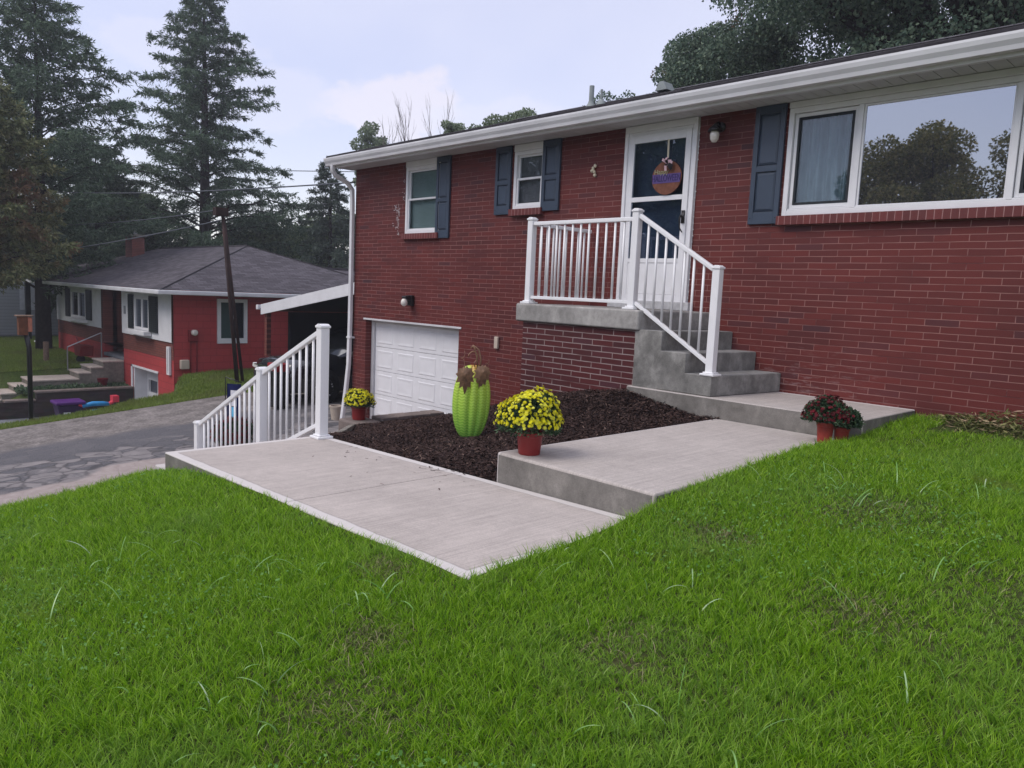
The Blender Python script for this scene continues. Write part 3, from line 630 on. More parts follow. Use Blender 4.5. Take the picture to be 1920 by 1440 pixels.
# far verge grass
n = 90000; x = rng.uniform(-22, -18.3, n); y = rng.uniform(0, 12, n); ok = ~((x < -21.9) & (y > 7.9)) & (gz(x, y) > -3.9); x = x[ok]; y = y[ok]; n = len(x)
V, F = blades(x, y, gz(x, y), rng.uniform(0.05, 0.13, n), rng.uniform(0.008, 0.02, n), rng.uniform(0.1, 0.9, n))
n = 60000; x2 = rng.uniform(-40, -27.3, n); y2 = rng.uniform(4.4, 7.9, n)
V2, F2 = blades(x2, y2, gz(x2, y2), rng.uniform(0.05, 0.12, n), rng.uniform(0.01, 0.025, n), rng.uniform(0.1, 0.9, n))
tag(npmesh('verge_grass', np.r_[V, V2], np.r_[F, F2 + len(V)], 'farverge'), 'mown grass on the bank and yard before the red house', 'grass', kind='stuff')

# ------------------------------------------------------------------ mulch bed
_mul = TPS([(-3.72, 3.5, -1.28), (-3.72, 4.5, -1.20), (-3.72, 5.5, -1.115), (-3.8, 6.2, -1.08), (-4.3, 6.25, -1.02), (-4.76, 6.25, -.95), (-5.2, 6.25, -1.0), (-5.84, 6.25, -1.14), (-6.4, 6.4, -1.28), (-7.2, 7.4, -1.52), (-8.9, 7.4, -1.9),
    (-9.2, 6, -1.97), (-8.2, 5.2, -1.84), (-7, 4.5, -1.60), (-6.1, 3.5, -1.37), (-5, 3.48, -1.335), (-4.2, 3.48, -1.30), (-5.4, 4.7, -1.385), (-4.6, 5.2, -1.17), (-7.2, 6, -1.55), (-6.3, 5.4, -1.36)], 0.004)
def bed(x, y):
    k = (y > 3.44) & (y < 7.4) & (x < -3.62)
    k &= ~((y > 6.27) & (x > -6.38)); k &= x > -9.22
    k &= y > 3.44 + np.clip((-6.0 - x), 0, 9) * 0.72
    return k
mz = lambda x, y: _mul(x, y) + 0.012 * np.sin(x * 9 + y * 4) * np.sin(y * 8 - x * 3)
mb_ = gridmesh('mulch_bed', np.arange(-9.3, -3.55, 0.06), np.arange(3.4, 7.5, 0.06), mz, 'mulchbase', bed); struct(mb_, 'dark mulch bed base')
n = 150000; x = rng.uniform(-9.25, -3.66, n); y = rng.uniform(3.45, 7.4, n); ok = bed(x, y) & (y > 3.475 + np.clip((-6.0 - x), 0, 9) * 0.72); x = x[ok]; y = y[ok]; n = len(x)
z = mz(x, y) + rng.uniform(-0.004, 0.02, n)
a = rng.uniform(0, 2 * PI, n); ll = rng.uniform(0.006, 0.024, n); ww = rng.uniform(0.002, 0.0048, n)
d = np.stack([np.cos(a), np.sin(a), rng.normal(0, .35, n)], 1) * ll[:, None]; w = np.stack([-np.sin(a), np.cos(a), rng.normal(0, .5, n)], 1) * ww[:, None]
k = 46; x[:k] = np.r_[rng.normal(-4.15, .12, 16), rng.uniform(-5.8, -3.6, k - 16)]; y[:k] = np.r_[rng.normal(3.36, .05, 16), 3.40 - np.abs(rng.normal(0, .25, k - 16))]; z[:k] = -1.24 - (-2.4 - x[:k]) * 0.0278 + .004; d[:k, 2] = 0; w[:k, 2] *= .2
p = np.stack([x, y, z], 1); V = np.stack([p - d - w, p - d + w, p + d + w * .7, p + d - w * .7], 1).reshape(-1, 3)
tag(npmesh('mulch', V, np.arange(4 * n).reshape(-1, 4), 'mulchchip'), 'dark brown shredded bark mulch between walk and house', 'mulch', kind='stuff')

# ------------------------------------------------------------------ paths
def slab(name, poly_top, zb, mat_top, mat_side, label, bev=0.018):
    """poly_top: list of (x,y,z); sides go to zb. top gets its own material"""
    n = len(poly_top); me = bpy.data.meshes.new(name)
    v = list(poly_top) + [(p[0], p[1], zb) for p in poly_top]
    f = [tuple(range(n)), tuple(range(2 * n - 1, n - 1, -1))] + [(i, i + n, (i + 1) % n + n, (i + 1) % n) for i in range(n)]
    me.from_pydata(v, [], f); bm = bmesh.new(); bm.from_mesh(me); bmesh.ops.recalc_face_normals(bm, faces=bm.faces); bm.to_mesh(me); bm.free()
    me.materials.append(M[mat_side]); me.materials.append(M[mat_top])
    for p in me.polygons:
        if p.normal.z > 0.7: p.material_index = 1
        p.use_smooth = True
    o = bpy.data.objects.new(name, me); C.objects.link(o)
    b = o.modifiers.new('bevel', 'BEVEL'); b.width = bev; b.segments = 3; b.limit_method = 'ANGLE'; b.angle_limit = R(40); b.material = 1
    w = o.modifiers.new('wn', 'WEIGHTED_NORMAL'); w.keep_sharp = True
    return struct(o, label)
zl = lambda X: -1.24 - (-2.4 - X) * 0.0278
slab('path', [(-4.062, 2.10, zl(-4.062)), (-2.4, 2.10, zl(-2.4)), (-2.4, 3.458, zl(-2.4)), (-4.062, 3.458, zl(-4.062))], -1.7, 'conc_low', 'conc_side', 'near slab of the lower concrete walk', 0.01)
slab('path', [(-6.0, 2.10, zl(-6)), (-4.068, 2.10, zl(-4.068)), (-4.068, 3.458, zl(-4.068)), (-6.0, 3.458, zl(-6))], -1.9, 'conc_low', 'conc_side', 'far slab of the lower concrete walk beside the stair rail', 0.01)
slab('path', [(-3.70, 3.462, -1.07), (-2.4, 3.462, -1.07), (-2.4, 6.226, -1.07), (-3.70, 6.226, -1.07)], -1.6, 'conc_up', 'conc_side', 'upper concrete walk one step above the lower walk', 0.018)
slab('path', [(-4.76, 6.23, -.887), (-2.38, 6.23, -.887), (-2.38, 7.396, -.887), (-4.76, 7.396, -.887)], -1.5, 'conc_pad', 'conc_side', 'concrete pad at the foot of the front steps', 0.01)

# lower stair down to the drive
st = thing('garden_stairs', 'concrete stairs going down from the lower walk to the driveway', 'stairs', (-7.4, 2.8, -2.7))
for k in range(9):
    b = MB().box(-6.004 - .4 * (k + 1), -6.004 - .4 * k - 0.003, 2.16, 3.50, -3.4, -1.34 - .185 * (k + 1)); b.build('step', 'conc_up', st, bevel=0.012)

# front stoop
sp_ = thing('front_steps', 'grey concrete front steps and landing on a red brick base', 'steps', (-5.2, 6.8, -1.2))
lz = -.115
MB().prism([(-6.45, 6.235), (-4.67, 6.235), (-4.555, 7.396), (-6.45, 7.396)], 'Z', lz - .205, lz).build('landing_slab', 'slabgrey', sp_, bevel=0.022, seg=3)
MB().box(-6.36, -4.725, 6.285, 7.396, -1.6, lz - .207).build('brick_base', 'brick_base', sp_)
MB().prism([(-4.60, -1.2), (-4.60, lz - .207), (-4.555, lz - .207), (-4.555, -.310), (-4.275, -.310), (-4.275, -.502), (-3.985, -.502), (-3.985, -.694), (-3.69, -.694), (-3.69, -.8835), (-4.30, -.8835), (-4.30, -1.2)], 'Y', 6.262, 7.396).shear().build('stair_flight', 'stoop', sp_, bevel=0.014)
# thin paler layer on the tread tops
for x0, x1, zt in ((-4.54, -4.29, -.310), (-4.262, -3.998, -.502), (-3.972, -3.704, -.694)):
    MB().box(x0, x1, 6.276, 7.39, zt - .003, zt + .0025).shear().build('tread', 'stoop_top', sp_)

# ------------------------------------------------------------------ railings
def post(root, x, y, z0, z1, w=0.078, base=True):
    b = MB().box(x - w / 2, x + w / 2, y - w / 2, y + w / 2, z0, z1); b.build('post', 'white_rail', root, bevel=0.006)
    c = MB().box(x - w / 2 - .008, x + w / 2 + .008, y - w / 2 - .008, y + w / 2 + .008, z1, z1 + .02)
    c.prism([(x - w / 2 - .004, z1 + .02), (x + w / 2 + .004, z1 + .02), (x + w / 4, z1 + .034), (x - w / 4, z1 + .034)], 'Y', y - w / 2 - .002, y + w / 2 + .002)
    c.build('post_cap', 'white_rail', root, bevel=0.004)
    if base: MB().box(x - .075, x + .075, y - .075, y + .075, z0, z0 + .022).box(x - .055, x + .055, y - .055, y + .055, z0 + .022, z0 + .036).build('post_base', 'white_rail', root, bevel=0.006)
def rail_run(root, a, b, top, bot, nb, wt=0.05, ht=0.042):
    """a,b = (x,y,z) floor line; rails at top/bot offsets"""
    a = Vector(a); b = Vector(b); up = Vector((0, 0, 1))
    MB().bar(a + up * top, b + up * top, wt, ht).build('top_rail', 'white_rail', root, bevel=0.006)
    MB().bar(a + up * bot, b + up * bot, wt * .8, ht * .85).build('bottom_rail', 'white_rail', root, bevel=0.004)
    for k in range(nb):
        p = a.lerp(b, (k + 1) / (nb + 1)); MB().tube([p + up * bot, p + up * (top - .01)], 0.0128, 8).build('baluster', 'white_rail', root, smooth=True)
rl = thing('porch_railing', 'white metal railing round the landing and down the front steps', 'railing', (-5.2, 6.35, lz))
ry = 6.33
post(rl, -6.33, ry, lz, lz + .955); post(rl, -4.83, ry, lz, lz + .985); post(rl, -3.86, ry - .0, -.694, -.694 + 1.0)
rail_run(rl, (-6.29, ry, lz), (-4.87, ry, lz), .915, .075, 11)
rail_run(rl, (-6.33, ry + .04, lz), (-6.33, 7.36, lz), .915, .075, 8)
rail_run(rl, (-4.79, ry, -.145), (-3.90, ry, -.675), .975, .10, 7)
gr = thing('stair_railing', 'white metal railing sloping down the garden stairs beside the walk', 'railing', (-7.2, 3.38, -1.9))
yy = 3.38
post(gr, -5.87, yy, zl(-5.87), zl(-5.87) + .965, .084)
post(gr, -7.02, yy, -1.89, -.86, .084); post(gr, -8.58, yy, -2.62, -1.63, .084)
rail_run(gr, (-5.91, yy, -1.34), (-6.98, yy, -1.34 - .47), .93, .12, 8)
rail_run(gr, (-7.06, yy, -1.34 - .505), (-8.54, yy, -1.34 - 1.22), .93, .12, 12)

# ------------------------------------------------------------------ the brick house
H = thing('brick_house', 'red brick ranch house with white windows and dark blue shutters', 'house', (-5, 7.4, -2.65))
FYw = 7.4
opens = [(-10.3, -9.40, .87, 2.005), (-7.79, -7.20, 1.14, 2.005), (-5.87, -4.87, -.14, 2.005), (-3.83, -1.12, .89, 2.005), (-11.40, -8.86, -2.72, -.56)]
def wall_open(x0, x1, z0, z1, y, th, ops):
    xs = sorted({x0, x1} | {o[0] for o in ops} | {o[1] for o in ops}); zs = sorted({z0, z1} | {o[2] for o in ops} | {o[3] for o in ops})
    m = MB()
    for i in range(len(xs) - 1):
        for j in range(len(zs) - 1):
            cx = (xs[i] + xs[i + 1]) / 2; cz = (zs[j] + zs[j + 1]) / 2
            if any(o[0] < cx < o[1] and o[2] < cz < o[3] for o in ops): continue
            m.add([(xs[i], y, zs[j]), (xs[i + 1], y, zs[j]), (xs[i + 1], y, zs[j + 1]), (xs[i], y, zs[j + 1])], [(0, 1, 2, 3)])
    for o in ops:
        a, b, c, d = o
        m.add([(a, y, c), (a, y + th, c), (a, y + th, d), (a, y, d)], [(0, 1, 2, 3)]); m.add([(b, y, c), (b, y + th, c), (b, y + th, d), (b, y, d)], [(3, 2, 1, 0)])
        m.add([(a, y, d), (a, y + th, d), (b, y + th, d), (b, y, d)], [(0, 1, 2, 3)]); m.add([(a, y, c), (a, y + th, c), (b, y + th, c), (b, y, c)], [(3, 2, 1, 0)])
    return m
w = wall_open(-11.8, 6.0, -2.9, 2.01, FYw, 0.28, opens)
w.add([(-11.8, 7.4, -2.9), (-11.8, 15.4, -2.9), (-11.8, 15.4, 2.01), (-11.8, 11.4, 3.5), (-11.8, 7.4, 2.01)], [(0, 1, 2, 3, 4)])
w.add([(6, 7.4, -2.9), (6, 15.4, -2.9), (6, 15.4, 2.01), (6, 11.4, 3.5), (6, 7.4, 2.01)], [(4, 3, 2, 1, 0)])
w.add([(-11.8, 15.4, -2.9), (6, 15.4, -2.9), (6, 15.4, 2.01), (-11.8, 15.4, 2.01)], [(3, 2, 1, 0)])
w.build('wall', 'brick', H, fixn=False)
# paint residue where a shutter was removed
m = MB()
for k in range(46):
    zz = random.uniform(.86, 1.35); xx = -10.48 - abs(random.gauss(0, .06)) if random.random() < .75 else -10.62 + random.uniform(-.05, .1)
    hw = random.uniform(.003, .03); hh = random.uniform(.0015, .005)
    if random.random() < .35: hw, hh = .0025, random.uniform(.01, .05)
    m.box(xx - hw, xx + hw, FYw - .0015, FYw + .001, zz - hh, zz + hh)
for k in range(14):
    zz = random.uniform(1.4, 1.75); xx = -10.36 + random.gauss(0, .015); m.box(xx - .006, xx + .006, FYw - .0015, FYw + .001, zz - .006, zz + .004)
m.build('paint_residue', 'white_old', H)
# roof
m = MB(); xl, xr = -11.98, 6.2; sl = (3.61 - 2.175) / (11.4 - 6.93)
m.add([(xl, 6.93, 2.175), (xr, 6.93, 2.175), (xr, 11.4, 3.61), (xl, 11.4, 3.61)], [(0, 1, 2, 3)])
m.add([(xl, 15.87, 2.175), (xr, 15.87, 2.175), (xr, 11.4, 3.61), (xl, 11.4, 3.61)], [(3, 2, 1, 0)])
m.add([(xl, 6.96, 2.135), (xr, 6.96, 2.135), (xr, 11.4, 3.565), (xl, 11.4, 3.565)], [(3, 2, 1, 0)])
m.add([(xl, 15.84, 2.135), (xr, 15.84, 2.135), (xr, 11.4, 3.565), (xl, 11.4, 3.565)], [(0, 1, 2, 3)])
for xx in (xl, xr): m.add([(xx, 6.93, 2.175), (xx, 11.4, 3.61), (xx, 11.4, 3.565), (xx, 6.96, 2.135)], [(0, 1, 2, 3)]); m.add([(xx, 15.87, 2.175), (xx, 11.4, 3.61), (xx, 11.4, 3.565), (xx, 15.84, 2.135)], [(0, 1, 2, 3)])
rf = m.build('roof', 'shingle_home', H, fixn=False)
# wavy shingle courses at the eave
m = MB(); xx = xl
random.seed(5)
for row in range(14):
    yb = 6.925 + row * .135; xx = xl
    while xx < xr:
        wdt = random.uniform(.25, .45); z = 2.18 + (yb - 6.93) * sl; dz = random.uniform(0, .007)
        m.add([(xx, yb, z + .004 + dz), (min(xx + wdt, xr), yb, z + .004 + dz), (min(xx + wdt, xr), yb + .14, z + .14 * sl + .003), (xx, yb + .14, z + .14 * sl + .003), (xx, yb, z - .006), (min(xx + wdt, xr), yb, z - .006)], [(0, 1, 2, 3), (4, 5, 1, 0)])
        xx += wdt + .004
m.build('shingle_courses', 'shingle_home', rf, fixn=False)
MB().box(xl, xr, 6.905, 6.925, 2.135, 2.178).build('drip_edge', 'roof_edge', rf)
m = MB(); xx = xl
while xx < xr: m.prism([(11.25, 3.575), (11.4, 3.635), (11.55, 3.575)], 'X', xx, xx + .29); xx += .3
m.build('ridge_cap', 'shingle_home', rf)
for px_, h_, r_ in ((-9.62, .36, .045), (-9.38, .26, .022)):
    MB().lathe([(r_, -.1), (r_, h_)], 16, (px_, 11.0, 3.48)).build('vent_pipe', 'vent', rf, smooth=False)
    MB().lathe([(.10, 0), (.06, .07), (r_ + .008, .10)], 16, (px_, 11.0, 3.46)).build('vent_flashing', 'vent', rf)
MB().prism([(-8.12, 3.50), (-7.88, 3.50), (-7.96, 3.64), (-8.04, 3.64)], 'Y', 10.9, 11.15).build('roof_vent', 'vent', rf)
# soffit, fascia, gutter, downspout
m = MB(); xx = -11.95
while xx < 6: m.box(xx, xx + .128, 7.0, 7.42, 2.008, 2.02); xx += .134
m.build('soffit', 'soffit', H)
MB().box(-11.95, 6.1, 6.985, 6.999, 1.985, 2.165).box(-11.95, 6.1, 6.999, 7.03, 1.985, 2.0).build('fascia', 'gutter', H)
gp = [(6.984, 2.135), (6.984, 2.015), (6.905, 2.015), (6.895, 2.05), (6.872, 2.085), (6.862, 2.12), (6.862, 2.140), (6.872, 2.140), (6.874, 2.122), (6.905, 2.06), (6.975, 2.055), (6.975, 2.135)]
MB().prism(gp, 'X', -11.99, 6.1).build('gutter', 'gutter', H)
dsp = thing_ds = MB()
def rect_path(m, pts, w, d):
    pts = [Vector(p) for p in pts]
    vs = []; n = len(pts)
    for i, p in enumerate(pts):
        t = (pts[min(i + 1, n - 1)] - pts[max(i - 1, 0)]).normalized(); sx = Vector((1, 0, 0)); sy = t.cross(sx).normalized()
        for a, b in ((-1, -1), (1, -1), (1, 1), (-1, 1)): vs.append(p + sx * a * w / 2 + sy * b * d / 2)
    fs = [(0, 1, 2, 3), tuple(4 * (n - 1) + k for k in (3, 2, 1, 0))]
    for i in range(n - 1):
        for k in range(4): fs.append((4 * i + k, 4 * i + (k + 1) % 4, 4 * i + 4 + (k + 1) % 4, 4 * i + 4 + k))
    m.add(vs, fs)
rect_path(dsp, [(-11.80, 6.93, 2.03), (-11.80, 6.93, 1.93), (-11.80, 6.99, 1.86), (-11.81, 7.24, 1.76), (-11.82, 7.335, 1.66), (-11.82, 7.345, 1.4), (-11.82, 7.345, -.6), (-11.82, 7.33, -1.4), (-11.82, 7.28, -1.9), (-11.82, 7.2, -2.5)], .075, .06)
ds = dsp.build('downspout', 'gutter', H, bevel=.008); MB().box(-11.87, -11.74, 7.3, 7.395, -.93, -.90).build('bracket', 'gutter', ds)
# windows
def shutter(x0, x1, z0, z1, y=FYw):
    f = .052; mid = z0 + (z1 - z0) * .47; pn = ((z0 + .12, mid - .03), (mid + .03, z1 - .08))
    m = MB().box(x0, x0 + f, y - .036, y - .002, z0, z1).box(x1 - f, x1, y - .036, y - .002, z0, z1).box(x0 + f, x1 - f, y - .036, y - .002, z0, pn[0][0]).box(x0 + f, x1 - f, y - .036, y - .002, pn[0][1], pn[1][0]).box(x0 + f, x1 - f, y - .036, y - .002, pn[1][1], z1)
    s = m.build('shutter', 'shutter', H, bevel=.003)
    MB().box(x0 + f, x1 - f, y - .014, y - .003, pn[0][0], pn[1][1]).build('backboard', 'shutter', s)
    for a, b in pn:
        q = MB(); i = .010; j = .032; P = []
        for (e, yy_) in ((i, y - .0145), (i, y - .020), (j, y - .033)): P += [(x0 + f + e, yy_, a + e), (x1 - f - e, yy_, a + e), (x1 - f - e, yy_, b - e), (x0 + f + e, yy_, b - e)]
        q.add(P, [(k + 4 * l, (k + 1) % 4 + 4 * l, (k + 1) % 4 + 4 * l + 4, k + 4 * l + 4) for l in (0, 1) for k in range(4)] + [(8, 9, 10, 11)])
        q.build('raised_panel', 'shutter', s)
    q = MB()
    for xx in (x0 + .026, x1 - .026):
        for zz in (z0 + .06, z1 - .05): q.lathe([(.007, -.0375), (.007, -.035)], 8, (xx, y, zz), axis='Y')
    q.build('screws', 'black', s)
shutter(-9.49, -9.165, .785, 2.004); shutter(-8.15, -7.84, 1.08, 2.004); shutter(-7.235, -6.92, 1.095, 2.004); shutter(-4.19, -3.86, .82, 2.004)
def frame(m, x0, x1, z0, z1, y0, y1, t):
    m.box(x0, x0 + t, y0, y1, z0, z1); m.box(x1 - t, x1, y0, y1, z0, z1); m.box(x0 + t, x1 - t, y0, y1, z0, z0 + t); m.box(x0 + t, x1 - t, y0, y1, z1 - t, z1); return m
def dh_window(x0, x1, z0, z1, blind):
    m = MB(); m.box(x0, x1, 7.375, 7.42, z1 - .09, z1 - .001)
    frame(m, x0, x1, z0, z1 - .092, 7.385, 7.46, .05); o = m.build('window', 'white', H, bevel=.003)
    zt = z1 - .14; zm = (z0 + .05 + zt) / 2
    for k, (a, b, yv) in enumerate(((zm, zt, 7.425), (z0 + .05, zm + .03, 7.40))):
        s = frame(MB(), x0 + .05, x1 - .05, a, b, yv, yv + .03, .028).build('sash', 'white', o, bevel=.002)
        MB().box(x0 + .078, x1 - .078, yv + .012, yv + .016, a + .028, b - .028).build('pane', 'glass_side', o)
    b = MB()
    if blind:
        zz = z0 + .06
        while zz < zt: b.add([(x0 + .04, 7.470, zz), (x1 - .04, 7.470, zz), (x1 - .04, 7.478, zz + .026), (x0 + .04, 7.478, zz + .026)], [(0, 1, 2, 3)]); zz += .025
        b.build('blind', 'blind', o, fixn=False)
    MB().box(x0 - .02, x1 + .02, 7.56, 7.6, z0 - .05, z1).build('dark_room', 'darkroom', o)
    return o
dh_window(-10.3, -9.41, .872, 2.004, True); o = dh_window(-7.79, -7.21, 1.142, 2.004, False)
MB().box(-7.75, -7.25, 7.47, 7.475, 1.17, 1.96).build('screen', curtain('grey_screen', (0.13, 0.125, 0.135), (0.17, 0.165, 0.175), 3), o)
for x0, x1, zt in ((-10.33, -9.40, .87), (-7.82, -7.2, 1.14), (-3.86, -1.08, .89)):
    MB().box(x0, x1, 7.335, 7.42, zt - .09, zt).build('window_sill', 'brick_sill', H, bevel=.004)
# big slider / picture window
m = MB(); m.box(-3.83, -1.12, 7.37, 7.42, 1.945, 2.004); frame(m, -3.83, -1.12, .895, 1.943, 7.385, 7.46, .05)
bw = m.build('window', 'white', H, bevel=.004); bw['label'] = 'wide three part picture window'
m = MB(); m.box(-3.775, -1.175, 7.392, 7.41, .947, .962); m.build('track', 'white', bw)
for q_ in (-3.145, -1.865): MB().box(q_, q_ + .045, 7.388, 7.45, .947, 1.891).build('mullion', 'white', bw, bevel=.003)
for x0, x1, y in ((-3.775, -3.15, 7.415), (-1.815, -1.175, 7.415)):
    frame(MB(), x0, x1, .965, 1.888, y, y + .03, .035).build('sash', 'white', bw, bevel=.002)
    MB().box(x0 + .035, x1 - .035, y + .012, y + .016, 1.0, 1.853).build('pane', 'glass_side', bw)
    frame(MB(), x0 + .037, x1 - .037, 1.002, 1.851, y - .004, y + .008, .022).build('screen_frame', 'nb_shutter', bw)
frame(MB(), -3.098, -1.867, .949, 1.890, 7.402, 7.43, .018).build('sash', 'white', bw)
MB().box(-3.08, -1.885, 7.412, 7.416, .967, 1.872).build('pane', 'glass_pic', bw)
def drape(x0, x1, z0, z1, y, mat, root, amp=.02, wl=.09):
    n = int((x1 - x0) / .01); m = MB(); vs = []
    for i in range(n + 1):
        xx = x0 + (x1 - x0) * i / n
        for zz in (z0, z1): vs.append((xx, y + amp * math.sin(xx / wl * 2 * PI) + amp * .5 * math.sin(xx * 41), zz))
    m.add(vs, [(2 * i, 2 * i + 2, 2 * i + 3, 2 * i + 1) for i in range(n)]); return m.build('curtain', mat, root, smooth=True, fixn=False)
drape(-3.80, -3.1, .93, 1.9, 7.50, 'curtain', bw); drape(-1.55, -1.14, .93, 1.9, 7.52, 'blind', bw)
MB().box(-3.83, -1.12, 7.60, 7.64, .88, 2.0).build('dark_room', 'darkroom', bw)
# front door
m = MB(); m.box(-5.87, -5.825, 7.36, 7.44, -.03, 1.93).box(-4.92, -4.875, 7.36, 7.44, -.03, 1.93).box(-5.87, -4.875, 7.36, 7.44, 1.93, 2.004)
dr_ = m.build('door', 'white', H, bevel=.004)
MB().box(-5.825, -5.795, 7.375, 7.44, -.03, 1.929).box(-4.945, -4.92, 7.375, 7.44, -.03, 1.929).box(-5.795, -4.945, 7.375, 7.44, 1.89, 1.929).build('door_frame', 'white', dr_, bevel=.003)
m = MB(); X0, X1, Z0, Z1 = -5.793, -4.947, -.025, 1.888
m.box(X0, X0 + .070, 7.36, 7.392, Z0, Z1).box(X1 - .070, X1, 7.36, 7.392, Z0, Z1).box(X0 + .070, X1 - .070, 7.36, 7.392, Z1 - .09, Z1).box(X0 + .070, X1 - .070, 7.358, 7.392, 1.125, 1.18)
m.box(X0 + .070, X1 - .070, 7.358, 7.392, .42, .47).box(X0 + .070, X1 - .070, 7.364, 7.388, .06, .418).box(X0 + .070, X1 - .070, 7.36, 7.392, Z0, .058)
m.build('storm_door', 'white', dr_, bevel=.003)
MB().box(X0 + .070, X1 - .070, 7.372, 7.376, .47, 1.125).build('pane', 'glass_door', dr_); MB().box(X0 + .070, X1 - .070, 7.372, 7.376, 1.18, Z1 - .09).build('pane', 'glass_door', dr_)
m = MB().tube([(X1 - .03, 7.352, .93), (X1 - .03, 7.30, .93)], .012, 10); m.box(X1 - .055, X1 - .015, 7.345, 7.36, .86, 1.0)
m.tube([(X1 - .03, 7.30, .945), (X1 - .04, 7.29, .90), (X1 - .035, 7.30, .80), (X1 - .03, 7.345, .76)], .008, 8); m.build('handle', 'black', dr_, smooth=True)
MB().box(-5.87, -4.88, 7.47, 7.52, -.1, 2.0).build('inner_door', plain('navy_door', (0.025, 0.045, 0.085), 0.5, 0.4), dr_)
MB().box(-5.95, -4.80, 7.30, 7.60, lz + .002, -.02).build('threshold', 'doorstep', dr_, bevel=.006)
m = MB(); zz = .0
m.tube([(-4.868, 7.393, .0), (-4.868, 7.393, 1.0), (-4.868, 7.393, 1.95)], .0025, 5)
for k in range(28):
    zz = .03 + k * .069; m.lathe([(.001, -.008), (.006, -.004), (.006, .004), (.001, .008)], 6, (-4.862 + random.uniform(-.004, .004), 7.385, zz))
m.build('string_lights', 'white_rail', dr_)
# garage door
gd = MB().box(-11.40, -11.33, 7.52, 7.60, -2.72, -.56).box(-8.93, -8.86, 7.52, 7.60, -2.72, -.56).box(-11.33, -8.93, 7.52, 7.60, -.62, -.56).build('garage_door', 'white_old', H, bevel=.004)
z = -2.715; ph = .42
for r_ in range(5):
    z0 = z + r_ * ph; z1 = z0 + ph - .006
    s = MB().box(-11.328, -8.932, 7.565, 7.60, z0, z1).build('door_section', 'white', gd, bevel=.003)
    pw = 2.396 / 4
    for k in range(4):
        cx = -11.328 + pw * (k + .5)
        for (a, b) in ((z0 + .055, z1 - .055),):
            q = MB(); hw = pw / 2 - .075
            # stamped panel : outer groove ramps and raised field
            o_ = [(cx - hw, a), (cx + hw, a), (cx + hw, b), (cx - hw, b)]; i_ = [(cx - hw + .015, a + .015), (cx + hw - .015, a + .015), (cx + hw - .015, b - .015), (cx - hw + .015, b - .015)]
            ii = [(cx - hw + .055, a + .055), (cx + hw - .055, a + .055), (cx + hw - .055, b - .055), (cx - hw + .055, b - .055)]
            vs = [(p[0], 7.5645, p[1]) for p in o_] + [(p[0], 7.558, p[1]) for p in i_] + [(p[0], 7.5625, p[1]) for p in ii]
            fs = [(k2, (k2 + 1) % 4, (k2 + 1) % 4 + 4, k2 + 4) for k2 in range(4)] + [(k2 + 4, (k2 + 1) % 4 + 4, (k2 + 1) % 4 + 8, k2 + 8) for k2 in range(4)] + [(8, 9, 10, 11)]
            q.add(vs, fs); q.build('raised_panel', 'white', s, fixn=False)
MB().box(-11.46, -8.80, 7.385, 7.43, -.575, -.545).build('lintel', 'white_old', H, bevel=.002)
MB().box(-8.03, -7.955, 7.36, 7.398, -.80, -.63).build('outlet_box', 'beige', H, bevel=.008)
m = MB()
for k in range(9):
    a = k * .9; m.lathe([(.001, -.022), (.016, -.01), (.018, .008), (.001, .024)], 8, (-6.35 + .028 * math.cos(a), 7.375 + .006 * math.sin(3 * a), 1.60 - k * .013 + .02 * math.sin(a * 1.7)))
tag(m.build('wall_ornament', 'rope', None, smooth=True), 'small white ornament hung on the brick left of the front door', 'ornament')
# wall lamps
lp = thing('wall_lamp', 'dark jelly jar lamp on the brick right of the front door', 'lamp', (-4.60, 7.35, 1.80))
MB().lathe([(.05, 0), (.05, -.02), (.02, -.03)], 16, (-4.60, 7.40, 1.86), axis='Y').build('backplate', 'black', lp, smooth=True)
MB().tube([(-4.60, 7.38, 1.86), (-4.60, 7.32, 1.90), (-4.60, 7.27, 1.87), (-4.60, 7.27, 1.83)], .012, 8).lathe([(.045, 0), (.075, -.005), (.06, .03), (.03, .055), (.012, .075)], 20, (-4.60, 7.27, 1.80)).build('lamp_cap', 'black', lp, smooth=True)
MB().lathe([(.042, 0), (.05, -.04), (.045, -.085), (.025, -.115), (.004, -.12)], 20, (-4.60, 7.27, 1.80)).build('glass_globe', 'bulb', lp, smooth=True)
lp = thing('wall_lamp', 'black hooded lamp with white globe above the garage door', 'lamp', (-10.05, 7.35, -.2))
MB().box(-10.12, -10.0, 7.33, 7.395, -.28, -.11).prism([(7.33, -.11), (7.22, -.13), (7.22, -.16), (7.33, -.2)], 'X', -10.115, -10.005).build('lamp_hood', 'black', lp, bevel=.01)
MB().lathe([(.03, .06), (.05, .03), (.055, 0), (.05, -.03), (.025, -.055), (.003, -.06)], 18, (-10.06, 7.24, -.23)).build('glass_globe', 'bulb', lp, smooth=True)
# door sign
def text_mesh(body, size, ext):
    cu = bpy.data.curves.new('t', 'FONT'); cu.body = body; cu.size = size; cu.extrude = ext; cu.align_x = 'CENTER'; cu.align_y = 'CENTER'
    o = bpy.data.objects.new('t', cu); C.objects.link(o); dg = bpy.context.evaluated_depsgraph_get(); me = bpy.data.meshes.new_from_object(o.evaluated_get(dg)); bpy.data.objects.remove(o); bpy.data.curves.remove(cu)
    return me
sg = thing('door_sign', 'round rust coloured wooden sign with purple lettering and ribbon bow on the storm door', 'sign', (-5.25, 7.345, 1.34))
cx, cz, cy = -5.23, 1.375, 7.345
vs = [(cx + .195 * math.cos(t) * (1 + .03 * math.cos(2 * t)), cz + .19 * math.sin(t)) for t in np.linspace(0, 2 * PI, 48, endpoint=False)]
MB().prism(vs, 'Y', cy - .006, cy + .006).build('sign_board', 'sign_wood', sg)
